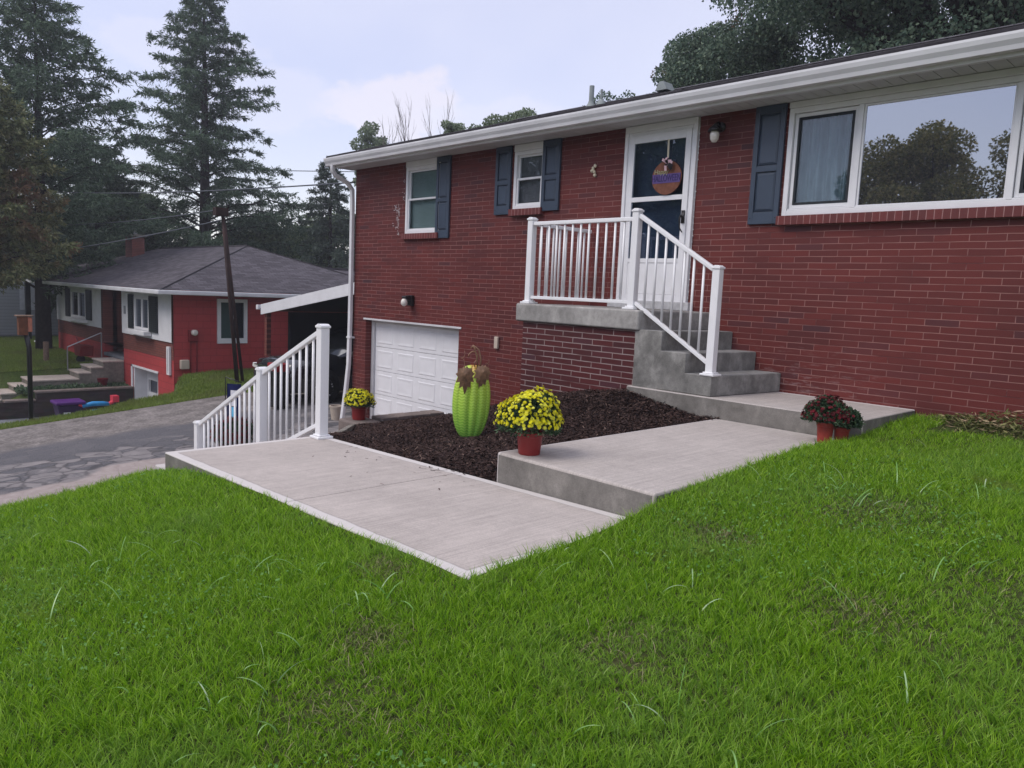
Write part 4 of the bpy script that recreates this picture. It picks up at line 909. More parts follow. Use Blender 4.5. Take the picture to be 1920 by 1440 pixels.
def put_text(body, size, xx, zz, sx, mat, name, rotz=0.0):
    me = text_mesh(body, size, .003); me.transform(Matrix.Translation((xx - sg.location.x, cy - .010 - sg.location.y, zz - sg.location.z)) @ Matrix.Rotation(PI / 2, 4, 'X') @ Matrix.Rotation(rotz, 4, 'Z') @ Matrix.Diagonal((sx, 1, 1, 1)))
    me.materials.clear(); me.materials.append(M[mat]); o = bpy.data.objects.new(name, me); C.objects.link(o); o.parent = sg
put_text('HALLOWEEN', .105, cx, cz - .01, .62, 'sign_purple', 'lettering'); put_text('Happy', .075, cx - .07, cz + .065, 1.0, 'sign_pale', 'lettering')
m = MB(); m.prism([(cx - .185, cz - .06), (cx + .185, cz - .06), (cx + .192, cz + .04), (cx - .192, cz + .04)], 'Y', cy - .0095, cy - .0065); m.build('purple_band', plain('purple_band', (0.095, 0.06, 0.21), .7), sg)
MB().bar((cx, cy, cz + .2), (cx - .005, cy, 1.80), .022, .004, up=(0, 1, 0)).build('ribbon_hanger', 'rope', sg)
m = MB(); mk = MB()
for k in range(12):
    a = random.uniform(0, 2 * PI); l = random.uniform(.05, .12); c0 = Vector((cx + .02, cy - .02, cz + .15)); e = c0 + Vector((math.cos(a) * l, -.02, math.sin(a) * l * .8))
    (m if k % 2 else mk).bar(c0, (c0 + e) / 2 + Vector((0, -.03, .01)), .03, .004, up=(0, 1, 0)).bar((c0 + e) / 2 + Vector((0, -.03, .01)), e, .03, .004, up=(0, 1, 0))
m.build('bow', 'bow_pink', sg); mk.build('bow', 'bow_black', sg)

# ------------------------------------------------------------------ bed retaining wall, edging
rw = thing('retaining_wall', 'low stone wall between the mulch bed and garage drive', 'wall', (-9.2, 6.6, -2.4))
MB().box(-9.36, -9.16, 6.23, 7.39, -2.9, -1.94).build('wall_body', 'stone', rw, bevel=.02)
for k in range(4): MB().box(-9.40, -9.12, 6.23 + k * .29, 6.23 + k * .29 + .283, -1.938, -1.885 + .003 * (k % 2)).build('cap_stone', 'capstone', rw, bevel=.012)
bl = MB().box(-9.62, -9.10, 5.80, 6.22, -2.7, -1.92); tag(bl.build('stone_block', 'capstone', None, bevel=.04, seg=3), 'rough stone block under the far yellow mum pot', 'block')
tag(MB().add(*(lambda P: (P, [(0, 1, 2, 3), (7, 6, 5, 4), (0, 4, 5, 1), (1, 5, 6, 2), (2, 6, 7, 3), (3, 7, 4, 0)]))([(-6.0, 3.47, -2.6), (-9.1, 5.66, -2.9), (-9.12, 5.78, -2.9), (-6.0, 3.58, -2.6), (-6.0, 3.47, -1.37), (-9.1, 5.66, -1.93), (-9.12, 5.78, -1.93), (-6.0, 3.58, -1.37)])).build('edging_wall', 'oldside', None, bevel=.01), 'narrow concrete curb holding the mulch above the garden stairs', 'curb')

# ------------------------------------------------------------------ potted mums
def leafquads(P, Nrm, ln, wd, jitter=0.6):
    n = len(P); d = Nrm + rng.normal(0, jitter, (n, 3)); d /= np.linalg.norm(d, axis=1)[:, None]
    s = np.cross(d, rng.normal(0, 1, (n, 3))); s /= np.linalg.norm(s, axis=1)[:, None]
    ln = ln[:, None]; wd = wd[:, None]
    return np.stack([P, P + d * ln * .5 + s * wd, P + d * ln, P + d * ln * .5 - s * wd], 1).reshape(-1, 3), np.arange(4 * n).reshape(-1, 4)
def mum(name, label, x, y, z0, rad, hgt, poth, potr, fl, potmat, nfl, flr, group='potted mums', cover=0.25, pz=None, top_only=False):
    t = thing(name, label, 'potted plant', (x, y, z0), group)
    MB().lathe([(potr * .76, 0), (potr * .80, poth * .04), (potr * .94, poth * .80), (potr * 1.03, poth * .82), (potr * 1.06, poth * .98), (potr * 1.04, poth), (potr * .95, poth), (potr * .92, poth * .9)], 28, (x, y, z0)).build('pot', potmat, t, smooth=False)
    cz = z0 + poth * .9; n = 5200
    u = rng.normal(0, 1, (n, 3)); u /= np.linalg.norm(u, axis=1)[:, None]; u[:, 2] = np.where(u[:, 2] < -.25, -u[:, 2], u[:, 2])
    rr = rng.uniform(.3, 1, n) ** .5 * (1 + .07 * np.sin(u[:, 0] * 5.2 + x * 9) + .06 * np.sin(u[:, 1] * 6.1 + y * 7) + .05 * np.sin(u[:, 2] * 8 + u[:, 0] * 3))
    P = np.stack([x + u[:, 0] * rad * rr, y + u[:, 1] * rad * rr, cz + .05 + (u[:, 2] * .9 + .05) * hgt * rr], 1)
    V, F = leafquads(P, u, rng.uniform(.015, .035, n), rng.uniform(.004, .009, n)); npmesh('foliage', V, F, 'mumleaf', t)
    # flowers : small many-petalled discs
    wob = lambda q: 1 + .07 * np.sin(q[:, 0] * 5.2 + x * 9) + .06 * np.sin(q[:, 1] * 6.1 + y * 7) + .05 * np.sin(q[:, 2] * 8 + q[:, 0] * 3)
    k = nfl; u = rng.normal(0, 1, (k * 3, 3)); u /= np.linalg.norm(u, axis=1)[:, None]; u = u[u[:, 2] > cover]; 
    sn = np.sin(u[:, 0] * 6.1 + 1) + np.sin(u[:, 1] * 7.3) + np.sin(u[:, 2] * 8); u = u[(sn > (-9 if fl == 'mumyellow' else -1.4))][:k]; k = len(u)
    rr = (1 + rng.normal(0, .045, k)) * wob(u); Pc = np.stack([x + u[:, 0] * rad * rr * 1.03, y + u[:, 1] * rad * rr * 1.03, cz + .055 + (u[:, 2] * .9 + .05) * hgt * rr * 1.03], 1)
    VV = []; FF = []; o = 0; np_ = 9; VC = []; FC = []
    for i in range(k):
        nrm = Vector(u[i] + rng.normal(0, .25, 3)); nrm.normalize(); q = nrm.to_track_quat('Z', 'Y'); s = flr * random.uniform(.75, 1.2)
        c = Vector(Pc[i]); ring = []
        for layer, (r1, h1) in enumerate(((1.0, .0), (.7, .3))):
            for j in range(np_):
                a = 2 * PI * (j + layer * .5) / np_; a1 = a - .33; a2 = a + .33
                p0 = c + q @ Vector((0, 0, .1 * s)); p1 = c + q @ Vector((math.cos(a1) * r1 * s * .65, math.sin(a1) * r1 * s * .65, (.18 + h1) * s)); p2 = c + q @ Vector((math.cos(a) * r1 * s, math.sin(a) * r1 * s, (.12 + h1) * s)); p3 = c + q @ Vector((math.cos(a2) * r1 * s * .65, math.sin(a2) * r1 * s * .65, (.18 + h1) * s))
                VV += [p0, p1, p2, p3]; FF.append((o, o + 1, o + 2, o + 3)); o += 4
        cc = [c + q @ Vector((math.cos(a) * s * .22, math.sin(a) * s * .22, .42 * s)) for a in np.linspace(0, 2 * PI, 6, endpoint=False)]
        b = len(VC); VC += cc; FC.append(tuple(range(b, b + 6)))
    # weld each flower into one island by sharing its centre
    VV = np.array(VV, dtype=float).reshape(-1, 3); FF = np.array(FF)
    per = 4 * 2 * np_; idx = np.arange(len(VV)); grp = idx // per; ctr = grp * per
    FF = np.where(FF % 4 == 0, (FF // per) * per, FF)
    npmesh('flowers', VV, FF, fl, t)
    return t
mum('potted_mum', 'yellow mums in a red pot at the corner of the upper walk', -3.53, 3.60, -1.07, .205, .225, .155, .092, 'mumyellow', 'pot_red', 760, .0145, cover=0.0)
mum('potted_mum', 'yellow mums in a red pot on the stone block by the garage', -9.37, 6.0, -1.92, .20, .20, .20, .115, 'mumyellow', 'pot_red', 430, .018, cover=-.05)
mum('potted_mum', 'dark red mums in a terracotta pot on the walk by the pad', -2.56, 5.95, -1.07, .168, .165, .165, .066, 'mumred', 'pot_terra', 300, .0155, cover=-.1)
mum('potted_mum', 'mostly green mum in a terracotta pot squeezed between walk and lawn', -2.47, 6.05, -1.07, .125, .12, .13, .060, 'mumred', 'pot_terra', 34, .013, cover=0.1)
mum('potted_mum', 'maroon mums behind the foot of the stair railing', -9.1, 4.02, -2.95, .27, .24, 1.06, .17, 'mumred', plain('maroon_planter', (0.05, 0.012, 0.016), .5), 420, .02, cover=-.1)
bp_ = thing('planter_pot', 'empty looking beige round planter standing on the drive by the black car', 'planter', (-13.4, 8.05, float(gz(-13.4, 8.05))))
gzz = float(gz(-13.4, 8.05)) + .02
MB().lathe([(.10, 0), (.135, .26), (.145, .26), (.145, .285), (.12, .285), (.11, .22)], 24, (-13.4, 8.05, gzz)).build('pot', 'beige', bp_); MB().lathe([(.118, .22), (.118, .225)], 20, (-13.4, 8.05, gzz)).build('soil', 'mulchbase', bp_)

# ------------------------------------------------------------------ metal pumpkin
pk = thing('metal_pumpkin', 'tall lime green embossed tin pumpkin with bronze leaves standing in the mulch', 'garden ornament', (0, 0, 0))
PX, PY, PZ = -5.42, 4.70, float(mz(np.array(-5.42), np.array(4.70))) - .02
Hh, Wd = .72, .182
nu, nv = 61, 40; vs = []
for j in range(nv + 1):
    v = j / nv; zz = Hh * (0.5 - 0.5 * math.cos(PI * v)); prof = math.sin(PI * v) ** .9 * .75 + math.sin(PI * v) ** .5 * .25
    prof *= 1 + .10 * (v - .5)
    for i in range(nu):
        u = -1 + 2 * i / (nu - 1); xx = Wd * prof * u
        rib = abs(math.cos(u * PI * 2.0)) ** .5; rib = rib * 1.3
        vs.append((xx, -(.075 * math.sqrt(max(0, 1 - u * u)) + .034 * rib * (1 - u * u)) * prof, zz))
n0 = len(vs)
for j in range(nv + 1):
    v = j / nv; zz = Hh * (0.5 - 0.5 * math.cos(PI * v)); prof = (math.sin(PI * v) ** .9 * .75 + math.sin(PI * v) ** .5 * .25) * (1 + .10 * (v - .5))
    for i in range(nu): u = -1 + 2 * i / (nu - 1); vs.append((Wd * prof * u, .012, zz))
fs = []
for j in range(nv):
    for i in range(nu - 1):
        a = j * nu + i; fs.append((a, a + 1, a + nu + 1, a + nu)); fs.append((n0 + a + nu, n0 + a + nu + 1, n0 + a + 1, n0 + a))
    fs.append((j * nu, (j + 1) * nu, n0 + (j + 1) * nu, n0 + j * nu)); fs.append((n0 + j * nu + nu - 1, n0 + (j + 1) * nu + nu - 1, (j + 1) * nu + nu - 1, j * nu + nu - 1))
m = MB(); m.add(vs, fs); body = m.build('pumpkin_body', 'pumpkin', pk, smooth=True, fixn=False)
def vineleaf(cx, cz, s, rot, yv=-.12):
    pts = []; out = [(0, -1.7), (.13, -1.2), (.20, -.95), (.44, -1.12), (.42, -.6), (.70, -.66), (.56, -.2), (.74, 0), (.55, .16), (.5, .42), (.25, .45), (.1, .62), (0, .48)]
    full = out + [(-a, b) for a, b in out[-2:0:-1]]
    m = MB(); vs = [(0, 0, 0)]; 
    for a, b in full:
        X_ = a * math.cos(rot) - b * math.sin(rot); Z_ = a * math.sin(rot) + b * math.cos(rot); vs.append((cx + X_ * s, yv + .35 * s * (a * a + b * b * .4) - .02, cz + Z_ * s))
    vs[0] = (cx, yv - .035, cz); n = len(full)
    m.add(vs, [(0, i + 1, (i + 1) % n + 1) for i in range(n)]); o = m.build('metal_leaf', 'brown_leaf', pk, fixn=False)
    sm = o.modifiers.new('s', 'SOLIDIFY'); sm.thickness = .003
vineleaf(-.10, Hh - .075, .122, .06); vineleaf(.068, Hh - .05, .112, -.10, -.10)
m = MB(); m.tube([(.05, -.05, Hh - .04), (.055, -.04, Hh + .07), (.03, -.03, Hh + .15), (-.02, -.03, Hh + .185), (-.045, -.03, Hh + .16)], [.010, .009, .008, .007, .006], 7)
m.tube([(.03, -.05, Hh - .03), (.015, -.04, Hh + .08), (-.01, -.04, Hh + .16), (-.03, -.04, Hh + .19)], .007, 7)
m.tube([(0, -.04, Hh - .03)] + [(-.02 + .045 * math.cos(a), -.04, Hh + .08 + .05 * math.sin(a)) for a in np.linspace(-1.2, 3.2, 12)], .005, 6)
m.tube([(-.10, -.08, Hh - .05)] + [(-.12 + .02 * math.cos(a), -.05, Hh + .02 + a * .014 + .02 * math.sin(a)) for a in np.linspace(0, 7, 16)], .002, 5)
m.tube([(.10, -.03, Hh - .03)] + [(.12 + .015 * math.cos(a), -.04, Hh + .0 + a * .008 + .015 * math.sin(a)) for a in np.linspace(0, 7, 16)], .002, 5)
m.build('vine_stem', 'brown_leaf', pk, smooth=True)
MB().tube([(.0, .016, -.25), (0, .016, .4)], .006, 6).build('stake', 'rust', pk)
pk.location = (PX, PY, PZ); pk.rotation_euler = (0, R(1.5), math.atan2(FY, FX) - PI / 2 + R(14))

# ------------------------------------------------------------------ garden flag
gf = thing('garden_flag', 'small navy garden flag on a black stand beside the stair railing', 'flag', (-9.2, 4.12, -2.7))
fm = MB(); FX0 = Vector((-9.2, 4.03, 0)); dv = Vector((.69, .72, 0))
def fl(a, b, z0, z1, off=0.0):
    p = FX0 + dv * a; q = FX0 + dv * b; nn = Vector((.72, -.69, 0)) * off
    return [(p.x + nn.x, p.y + nn.y, z0), (q.x + nn.x, q.y + nn.y, z0), (q.x + nn.x, q.y + nn.y, z1), (p.x + nn.x, p.y + nn.y, z1)]
def flagpart(a, b, z0, z1, off, mat, name, n=8):
    m = MB(); vs = []
    for i in range(n + 1):
        t = a + (b - a) * i / n; p = FX0 + dv * t; wv = .012 * math.sin(t * 30)
        for zz in (z0, z1): vs.append((p.x + .72 * (off + wv), p.y - .69 * (off + wv), zz))
    m.add(vs, [(2 * i, 2 * i + 2, 2 * i + 3, 2 * i + 1) for i in range(n)]); o = m.build(name, mat, gf, fixn=False); s = o.modifiers.new('s', 'SOLIDIFY'); s.thickness = .002; return o
flagpart(-.06, .12, -1.86, -1.28, 0, 'flagcloth', 'flag_cloth'); flagpart(-.01, .07, -1.56, -1.36, .006, 'flagwhite', 'flag_motif'); flagpart(.0, .06, -1.76, -1.57, .006, 'flagblue', 'flag_motif', 4); flagpart(.01, .06, -1.84, -1.765, .006, 'flagorange', 'flag_motif', 4)
p0 = FX0 - dv * .075; p1 = FX0 + dv * .13
MB().tube([(p0.x, p0.y, -2.72), (p0.x, p0.y, -1.22), (p0.x, p0.y, -1.20), (p1.x, p1.y, -1.26)], .006, 6).build('stand', 'black', gf, smooth=True)

# ------------------------------------------------------------------ red neighbouring house
NH = thing('red_house', 'red painted brick bungalow with grey hip roof and white window panels', 'house', (-28, 10, -3))
y0 = 7.97
nop = [(-25.45, -23.25, -4.3, -2.82), (-28.42, -26.32, -2.72, -.42)]
def part(m, name, mat, root=NH, **k): return m.build(name, mat, root, **k)
m = wall_open(-34.25, -22.0, -4.5, -2.32, y0, .45, [(-25.45, -23.25, -4.3, -2.82), (-28.42, -26.32, -2.72, -2.32)])
part(MB().add([(-22, y0, -4.5), (-22, 18, -4.5), (-22, 18, -.4), (-22, y0, -.4)], [(0, 1, 2, 3)]), 'side_wall', 'nb_red_side', fixn=False)
m.add([(-34.25, y0, -4.5), (-34.25, 18, -4.5), (-34.25, 18, -.4), (-34.25, y0, -.4)], [(3, 2, 1, 0)])
part(m, 'wall', 'nb_red', fixn=False)
m = wall_open(-34.24, -22.004, -2.32, -.4, y0 - .006, .45, [(-28.42, -26.32, -2.32, -.4), (-25.05, -22.85, -1.66, -.6), (-32.5, -29.6, -1.66, -.6)])
part(m, 'wall', 'nb_brick', fixn=False)
m = MB().box(-28.42, -26.32, y0 + 1.2, y0 + 1.25, -2.7, -.4).box(-28.46, -28.42, y0 + .3, y0 + 1.2, -2.7, -.4).box(-26.32, -26.28, y0 + .3, y0 + 1.2, -2.7, -.4); part(m, 'porch_recess', 'nb_brick')
part(MB().box(-28.42, -26.32, y0, y0 + 1.2, -2.75, -2.62), 'porch_floor', 'foundation')
dd = part(MB().box(-27.2, -26.4, y0 + 1.15, y0 + 1.19, -2.6, -.6), 'door', 'nb_white'); MB().box(-27.05, -26.55, y0 + 1.13, y0 + 1.148, -1.7, -.8).build('pane', 'glass_far', dd)
def baywin(x0, x1, wx0, wx1, lft, rgt):
    z0, z1 = -1.82, -.41; a, b, c, d = wx0, wx1, -1.60, -.62
    m = wall_open(x0, x1, z0, z1, y0 - .05, .3, [(a, b, c, d)]); m.add([(x0, y0 - .05, z0), (x1, y0 - .05, z0), (x1, y0, z0), (x0, y0, z0)], [(0, 1, 2, 3)])
    p = part(m, 'window_surround', 'nb_white', fixn=False)
    w = frame(MB(), a, b, c, d, y0 - .08, y0 + .02, .07); w.box((a + b) / 2 - .03, (a + b) / 2 + .03, y0 - .07, y0 + .0, c + .07, d - .07); w = w.build('window', 'white', NH)
    MB().box(a + .07, b - .07, y0 - .03, y0 - .02, c + .07, d - .07).build('pane', 'glass_far', w); MB().box(a - .15, b + .15, y0 - .28, y0 - .052, c - .14, c - .02).build('sill', 'white', w, bevel=.01)
    for (s0, s1) in (lft, rgt):
        q = MB().box(s0, s1, y0 - .10, y0 - .055, c - .02, d + .06)
        zz = c + .05
        while zz < d: q.box(s0 + .04, s1 - .04, y0 - .115, y0 - .1, zz, zz + .03); zz += .06
        part(q, 'shutter', 'nb_shutter')
baywin(-26.30, -22.02, -25.05, -23.75, (-25.55, -25.12), (-23.70, -23.05))
baywin(-34.2, -28.46, -32.1, -30.2, (-32.75, -32.2), (-30.1, -29.5))
part(MB().box(-26.05, -25.9, y0 - .07, y0 - .052, -1.2, -.95), 'house_number_plaque', 'plaque')
# side window (faces +X)
X = -22.0
w = MB(); 
for a, b, c, d in ((9.2, 9.3, -1.85, -.55), (10.0, 10.1, -1.85, -.55), (9.3, 10.0, -1.85, -1.7), (9.3, 10.0, -.65, -.55), (9.63, 9.68, -1.7, -.65)): w.box(X, X + .06, a, b, c, d)
w = part(w, 'window', 'white'); MB().box(X + .004, X + .02, 9.3, 9.63, -1.7, -.65).build('pane', glass('far_glass_teal', .12, (0.05, 0.085, 0.08)), w); MB().box(X + .004, X + .02, 9.68, 10.0, -1.7, -.65).build('pane', 'glass_far', w)
mt = part(MB().box(X, X + .12, 8.36, 8.62, -1.78, -1.45), 'meter_box', 'meterbox', bevel=.02); MB().lathe([(.085, 0), (.085, .09), (.05, .12)], 16, (X + .12, 8.49, -1.52), axis='X').build('meter_glass', 'bulb', mt)
MB().tube([(X + .05, 8.42, -1.78), (X + .05, 8.42, -2.9)], .022, 6).tube([(X + .05, 8.6, -1.78), (X + .05, 8.6, -2.85)], .022, 6).build('conduit', 'meterbox', mt)
part(MB().box(X, X + .14, 8.12, 8.36, -2.56, -2.3), 'utility_box', 'beige', bevel=.02)
part(MB().box(-22.38, -22.3, y0 - .07, y0 - .01, -2.75, -1.95).box(-22.25, -22.17, y0 - .07, y0 - .01, -2.75, -1.95).box(-22.3, -22.25, y0 - .07, y0 - .01, -2.75, -2.7).box(-22.3, -22.25, y0 - .07, y0 - .01, -2.0, -1.95), 'thermometer_frame', 'nb_white')
# garage of the red house
gd = part(MB().box(-25.45, -25.36, y0 + .02, y0 + .45, -4.3, -2.82).box(-25.36, -23.3, y0 + .38, y0 + .45, -4.3, -3.62).box(-25.36, -23.3, y0 + .38, y0 + .45, -3.22, -2.84).box(-25.36, -25.2, y0 + .38, y0 + .45, -3.62, -3.22).box(-24.42, -24.3, y0 + .38, y0 + .45, -3.62, -3.22), 'garage_door', 'nb_white')
MB().box(-25.36, -23.3, y0 + .46, y0 + .48, -4.3, -2.84).build('pane', 'glass_far', gd)
part(MB().box(-25.56, -25.451, y0 - .03, y0 + .05, -4.3, -2.76).box(-25.56, -23.2, y0 - .03, y0 - .007, -2.82, -2.76), 'garage_trim', 'nb_white')
# hip roof
E0 = (-39.1, 7.45); E1 = (-21.45, 7.45); E2 = (-21.45, 16.5); E3 = (-39.1, 16.5); ze = -.33; zr = 1.22
r0 = (-34.6, 12, zr); r1 = (-26.1, 12, zr)
rf = part(MB().add([(E0[0], E0[1], ze), (E1[0], E1[1], ze), r1, r0], [(0, 1, 2, 3)]).add([(E3[0], E3[1], ze), (E2[0], E2[1], ze), r1, r0], [(3, 2, 1, 0)]), 'roof', 'shingle_x', fixn=False)
MB().add([(E1[0], E1[1], ze), (E2[0], E2[1], ze), r1], [(0, 1, 2)]).build('roof_slope', 'shingle_y', rf, fixn=False)
MB().add([(E0[0], E0[1], ze), (E3[0], E3[1], ze), r0], [(2, 1, 0)]).build('roof_slope', 'shingle_y', rf, fixn=False)
MB().add([(-21.45, 12, ze + .003), (-21.45, 22, ze + .003), (-24.9, 22, .56), (-24.9, 12.2, .56), (-28.4, 22, -.33), (-28.4, 12, -.33)], [(0, 1, 2, 3), (3, 2, 4, 5)]).build('wing_roof', 'shingle_y', rf, fixn=False)
def capline(a, b, w=.16):
    m = MB(); m.tube([a, b], w * .3, 6); return m
mm = capline(r0, r1); mm.tube([r1, (E1[0], E1[1], ze)], .028, 6).tube([r0, (E0[0], E0[1], ze)], .028, 6).tube([r1, (E2[0], E2[1], ze)], .03, 6).tube([(-24.9, 13.4, .56), (-24.9, 22, .56)], .07, 6); mm.build('ridge_cap', 'roof_edge', rf)
part(MB().box(E0[0], E1[0], 7.34, 7.45, ze - .13, ze - .01).box(-21.45, -21.34, 7.34, 18, ze - .13, ze - .01), 'gutter', 'gutter', bevel=.02)
part(MB().box(E0[0], -22, 7.45, 7.97, ze - .12, ze - .09).box(-22, -21.45, 7.45, 18, ze - .12, ze - .09), 'soffit', 'soffit')
ch = part(MB().box(-34.9, -34.1, 10.7, 11.2, -.2, 1.62), 'chimney', 'nb_brick'); MB().box(-35.0, -34.0, 10.62, 11.28, 1.62, 1.72).build('chimney_cap', 'oldside', ch, bevel=.02); MB().lathe([(.1, 0), (.1, .18), (.16, .2), (.16, .24), (.02, .3)], 12, (-34.5, 10.95, 1.72)).build('flue', 'metal', ch)
for q_ in (-39, -36.6): part(MB().box(q_, q_ + .2, 7.8, 7.99, -3, -.45), 'porch_post', 'nb_shutter')
part(MB().box(-39.0, -34.26, 11.9, 12, -3.2, -.45), 'porch_wall', 'nb_shutter')
# carport
CP = thing('carport', 'open carport with sloping white fascia beside the red house', 'carport', (-15.5, 11, -2.8))
def cpz(x): return -.66 + .149 * (x + 18.9)
xa, xb = -18.9, -12.1
def slope_box(m, x0, x1, ya, yb, t0, t1):
    m.add([(x0, ya, cpz(x0) + t0), (x1, ya, cpz(x1) + t0), (x1, yb, cpz(x1) + t0), (x0, yb, cpz(x0) + t0), (x0, ya, cpz(x0) + t1), (x1, ya, cpz(x1) + t1), (x1, yb, cpz(x1) + t1), (x0, yb, cpz(x0) + t1)], [(0, 3, 2, 1), (4, 5, 6, 7), (0, 1, 5, 4), (1, 2, 6, 5), (2, 3, 7, 6), (3, 0, 4, 7)]); return m
slope_box(MB(), xa, xb, 9.04, 15.5, -.10, -.02).build('roof', 'nb_shutter', CP)
slope_box(MB(), xa + .12, xb, 9.0, 9.038, -.20, .06).build('fascia', 'nb_white', CP); MB().box(-19.02, -18.9, 8.98, 15.4, -.72, -.60).build('gutter', 'nb_white', CP, bevel=.01)
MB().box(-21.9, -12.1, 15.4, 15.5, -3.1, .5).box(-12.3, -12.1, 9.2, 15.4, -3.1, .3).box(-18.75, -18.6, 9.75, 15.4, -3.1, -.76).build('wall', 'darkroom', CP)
MB().box(-18.72, -18.6, 9.08, 9.2, -3.0, -.72).build('post', 'nb_brick', CP)
MB().box(-18.5, -12.4, 15.2, 15.38, -1.6, -1.55).build('shelf', 'nb_shutter', CP)

# ------------------------------------------------------------------ car
CR = thing('parked_car', 'black SUV parked nose out under the carport', 'car', (-16.5, 10.4, 0)); CR.location = (0, 0, 0)
def loft(m, secs, close=True):
    n = len(secs[0]); vs = [p for s in secs for p in s]; fs = []
    for i in range(len(secs) - 1):
        for k in range(n - 1): fs.append((i * n + k, i * n + k + 1, (i + 1) * n + k + 1, (i + 1) * n + k))
    fs.append(tuple(range(n))); fs.append(tuple((len(secs) - 1) * n + k for k in range(n - 1, -1, -1))); m.add(vs, fs); return m
def carsec(y, w, zt, zs=.75, zb=.28, crown=.03):
    pts = [(-w * .94, y, zb), (-w, y, zb + .15), (-w, y, zs), (-w * .96, y, zt - .10), (-w * .86, y, zt - .015), (-w * .4, y, zt + crown * .8), (0, y, zt + crown), (w * .4, y, zt + crown * .8), (w * .86, y, zt - .015), (w * .96, y, zt - .10), (w, y, zs), (w, y, zb + .15), (w * .94, y, zb)]
    return pts
secs = [carsec(-2.33, .74, .62, .5), carsec(-2.30, .80, .78, .6), carsec(-2.22, .86, .93, .7), carsec(-2.0, .91, 1.0, .78), carsec(-1.4, .94, 1.06, .82), carsec(-.95, .94, 1.10, .85), carsec(0, .95, 1.12, .88), carsec(1.4, .95, 1.14, .9), carsec(2.2, .92, 1.12, .88), carsec(2.36, .85, .9, .7)]
body = loft(MB(), secs).build('body', 'carpaint', CR, smooth=True, bevel=0)
def cabsec(y, w, zb, zt): return [(-w, y, zb), (-w * .97, y, zb + (zt - zb) * .5), (-w * .82, y, zt - .03), (-w * .5, y, zt), (w * .5, y, zt), (w * .82, y, zt - .03), (w * .97, y, zb + (zt - zb) * .5), (w, y, zb)]
loft(MB(), [cabsec(-.95, .86, 1.07, 1.12), cabsec(-.35, .84, 1.09, 1.55), cabsec(0, .82, 1.1, 1.66), cabsec(1.2, .8, 1.1, 1.68), cabsec(1.9, .78, 1.1, 1.55), cabsec(2.25, .78, 1.08, 1.15)]).build('cabin_glass', 'glass_car', CR, smooth=True)
loft(MB(), [cabsec(-.22, .70, 1.55, 1.665), cabsec(.1, .72, 1.6, 1.70), cabsec(1.3, .72, 1.6, 1.71), cabsec(1.9, .7, 1.5, 1.60)]).build('roof_panel', 'carpaint', CR, smooth=True)
for sx, sy in ((-1, -1.42), (1, -1.42), (-1, 1.40), (1, 1.40)):
    wx = sx * .86; wh = MB().lathe([(.24, -.1), (.35, -.105), (.37, -.06), (.37, .06), (.35, .105), (.24, .1)], 32, (wx, sy, .37), axis='X').build('wheel', 'tyre', CR, smooth=True)
    q = MB().lathe([(.235, -.09), (.25, -.09), (.25, .1), (.235, .1)], 32, (wx, sy, .37), axis='X', caps=False); q.lathe([(.05, -.02), (.055, .075), (.02, .09)], 16, (wx if sx > 0 else wx - .07, sy, .37), axis='X')
    for k in range(5):
        a = k * 2 * PI / 5 + .3
        for da in (-.13, .13): q.bar((wx + sx * .07, sy + .03 * math.cos(a), .37 + .03 * math.sin(a)), (wx + sx * .085, sy + .235 * math.cos(a + da), .37 + .235 * math.sin(a + da)), .03, .035, up=(1, 0, 0))
    q.build('rim', 'rim', wh); MB().lathe([(.24, 0), (.24, .01)], 24, (wx, sy, .37), axis='X').build('brake_disc', 'black', wh)
    MB().lathe([(.43, -.005), (.43, .02)], 28, (sx * .925, sy, .40), axis='X').build('wheel_arch', 'tyre', CR)
for sx in (-1, 1):
    MB().prism([(sx * .55, .70), (sx * .84, .74), (sx * .82, .84), (sx * .58, .78)], 'Y', -2.315, -2.18).build('headlight', 'lamp_clear', CR, bevel=.01)
    MB().box(*sorted((sx * .93, sx * 1.06)), -.75, -.6, 1.07, 1.22).build('mirror', 'carpaint', CR, bevel=.03)
g = MB().box(-.5, .5, -2.36, -2.30, .52, .80).build('grille', 'black', CR, bevel=.02)
MB().box(-.62, .62, -2.375, -2.33, .81, .835).box(-.5, .5, -2.375, -2.355, .66, .675).build('chrome_strip', 'chrome', g)
m = MB(); m.tube([(.075 * math.cos(a), -2.385, .735 + .05 * math.sin(a)) for a in np.linspace(0, 2 * PI, 20)], .008, 6).tube([(.03 * math.cos(a), -2.385, .745 + .035 * math.sin(a)) for a in np.linspace(0, 2 * PI, 14)], .005, 5); m.build('emblem', 'chrome', g)
MB().box(-.82, .82, -2.40, -2.26, .30, .46).box(-.55, .55, -2.38, -2.3, .2, .28).build('bumper', 'black', CR, bevel=.04)
CR.location = (-16.5, 10.42, float(gz(-16.5, 10.4)) + .02)
rb = thing('red_spot_bin', 'made-up black bin whose red lid stands in for a red spot by the black car', 'bin', (-15.25, 8.3, float(gz(-15.25, 8.3))))  # bin is made up, its lid carries a red spot taken for a reflection
gzz = float(gz(-15.25, 8.3)) + .02
MB().prism([(-15.65, gzz), (-15.35, gzz), (-15.30, gzz + .80), (-15.70, gzz + .80)], 'Y', 7.70, 7.98).build('bin_body', 'black', rb, bevel=.03); MB().box(-15.72, -15.28, 7.68, 8.0, gzz + .80, gzz + .98).build('lid', 'red_lid', rb, bevel=.03)

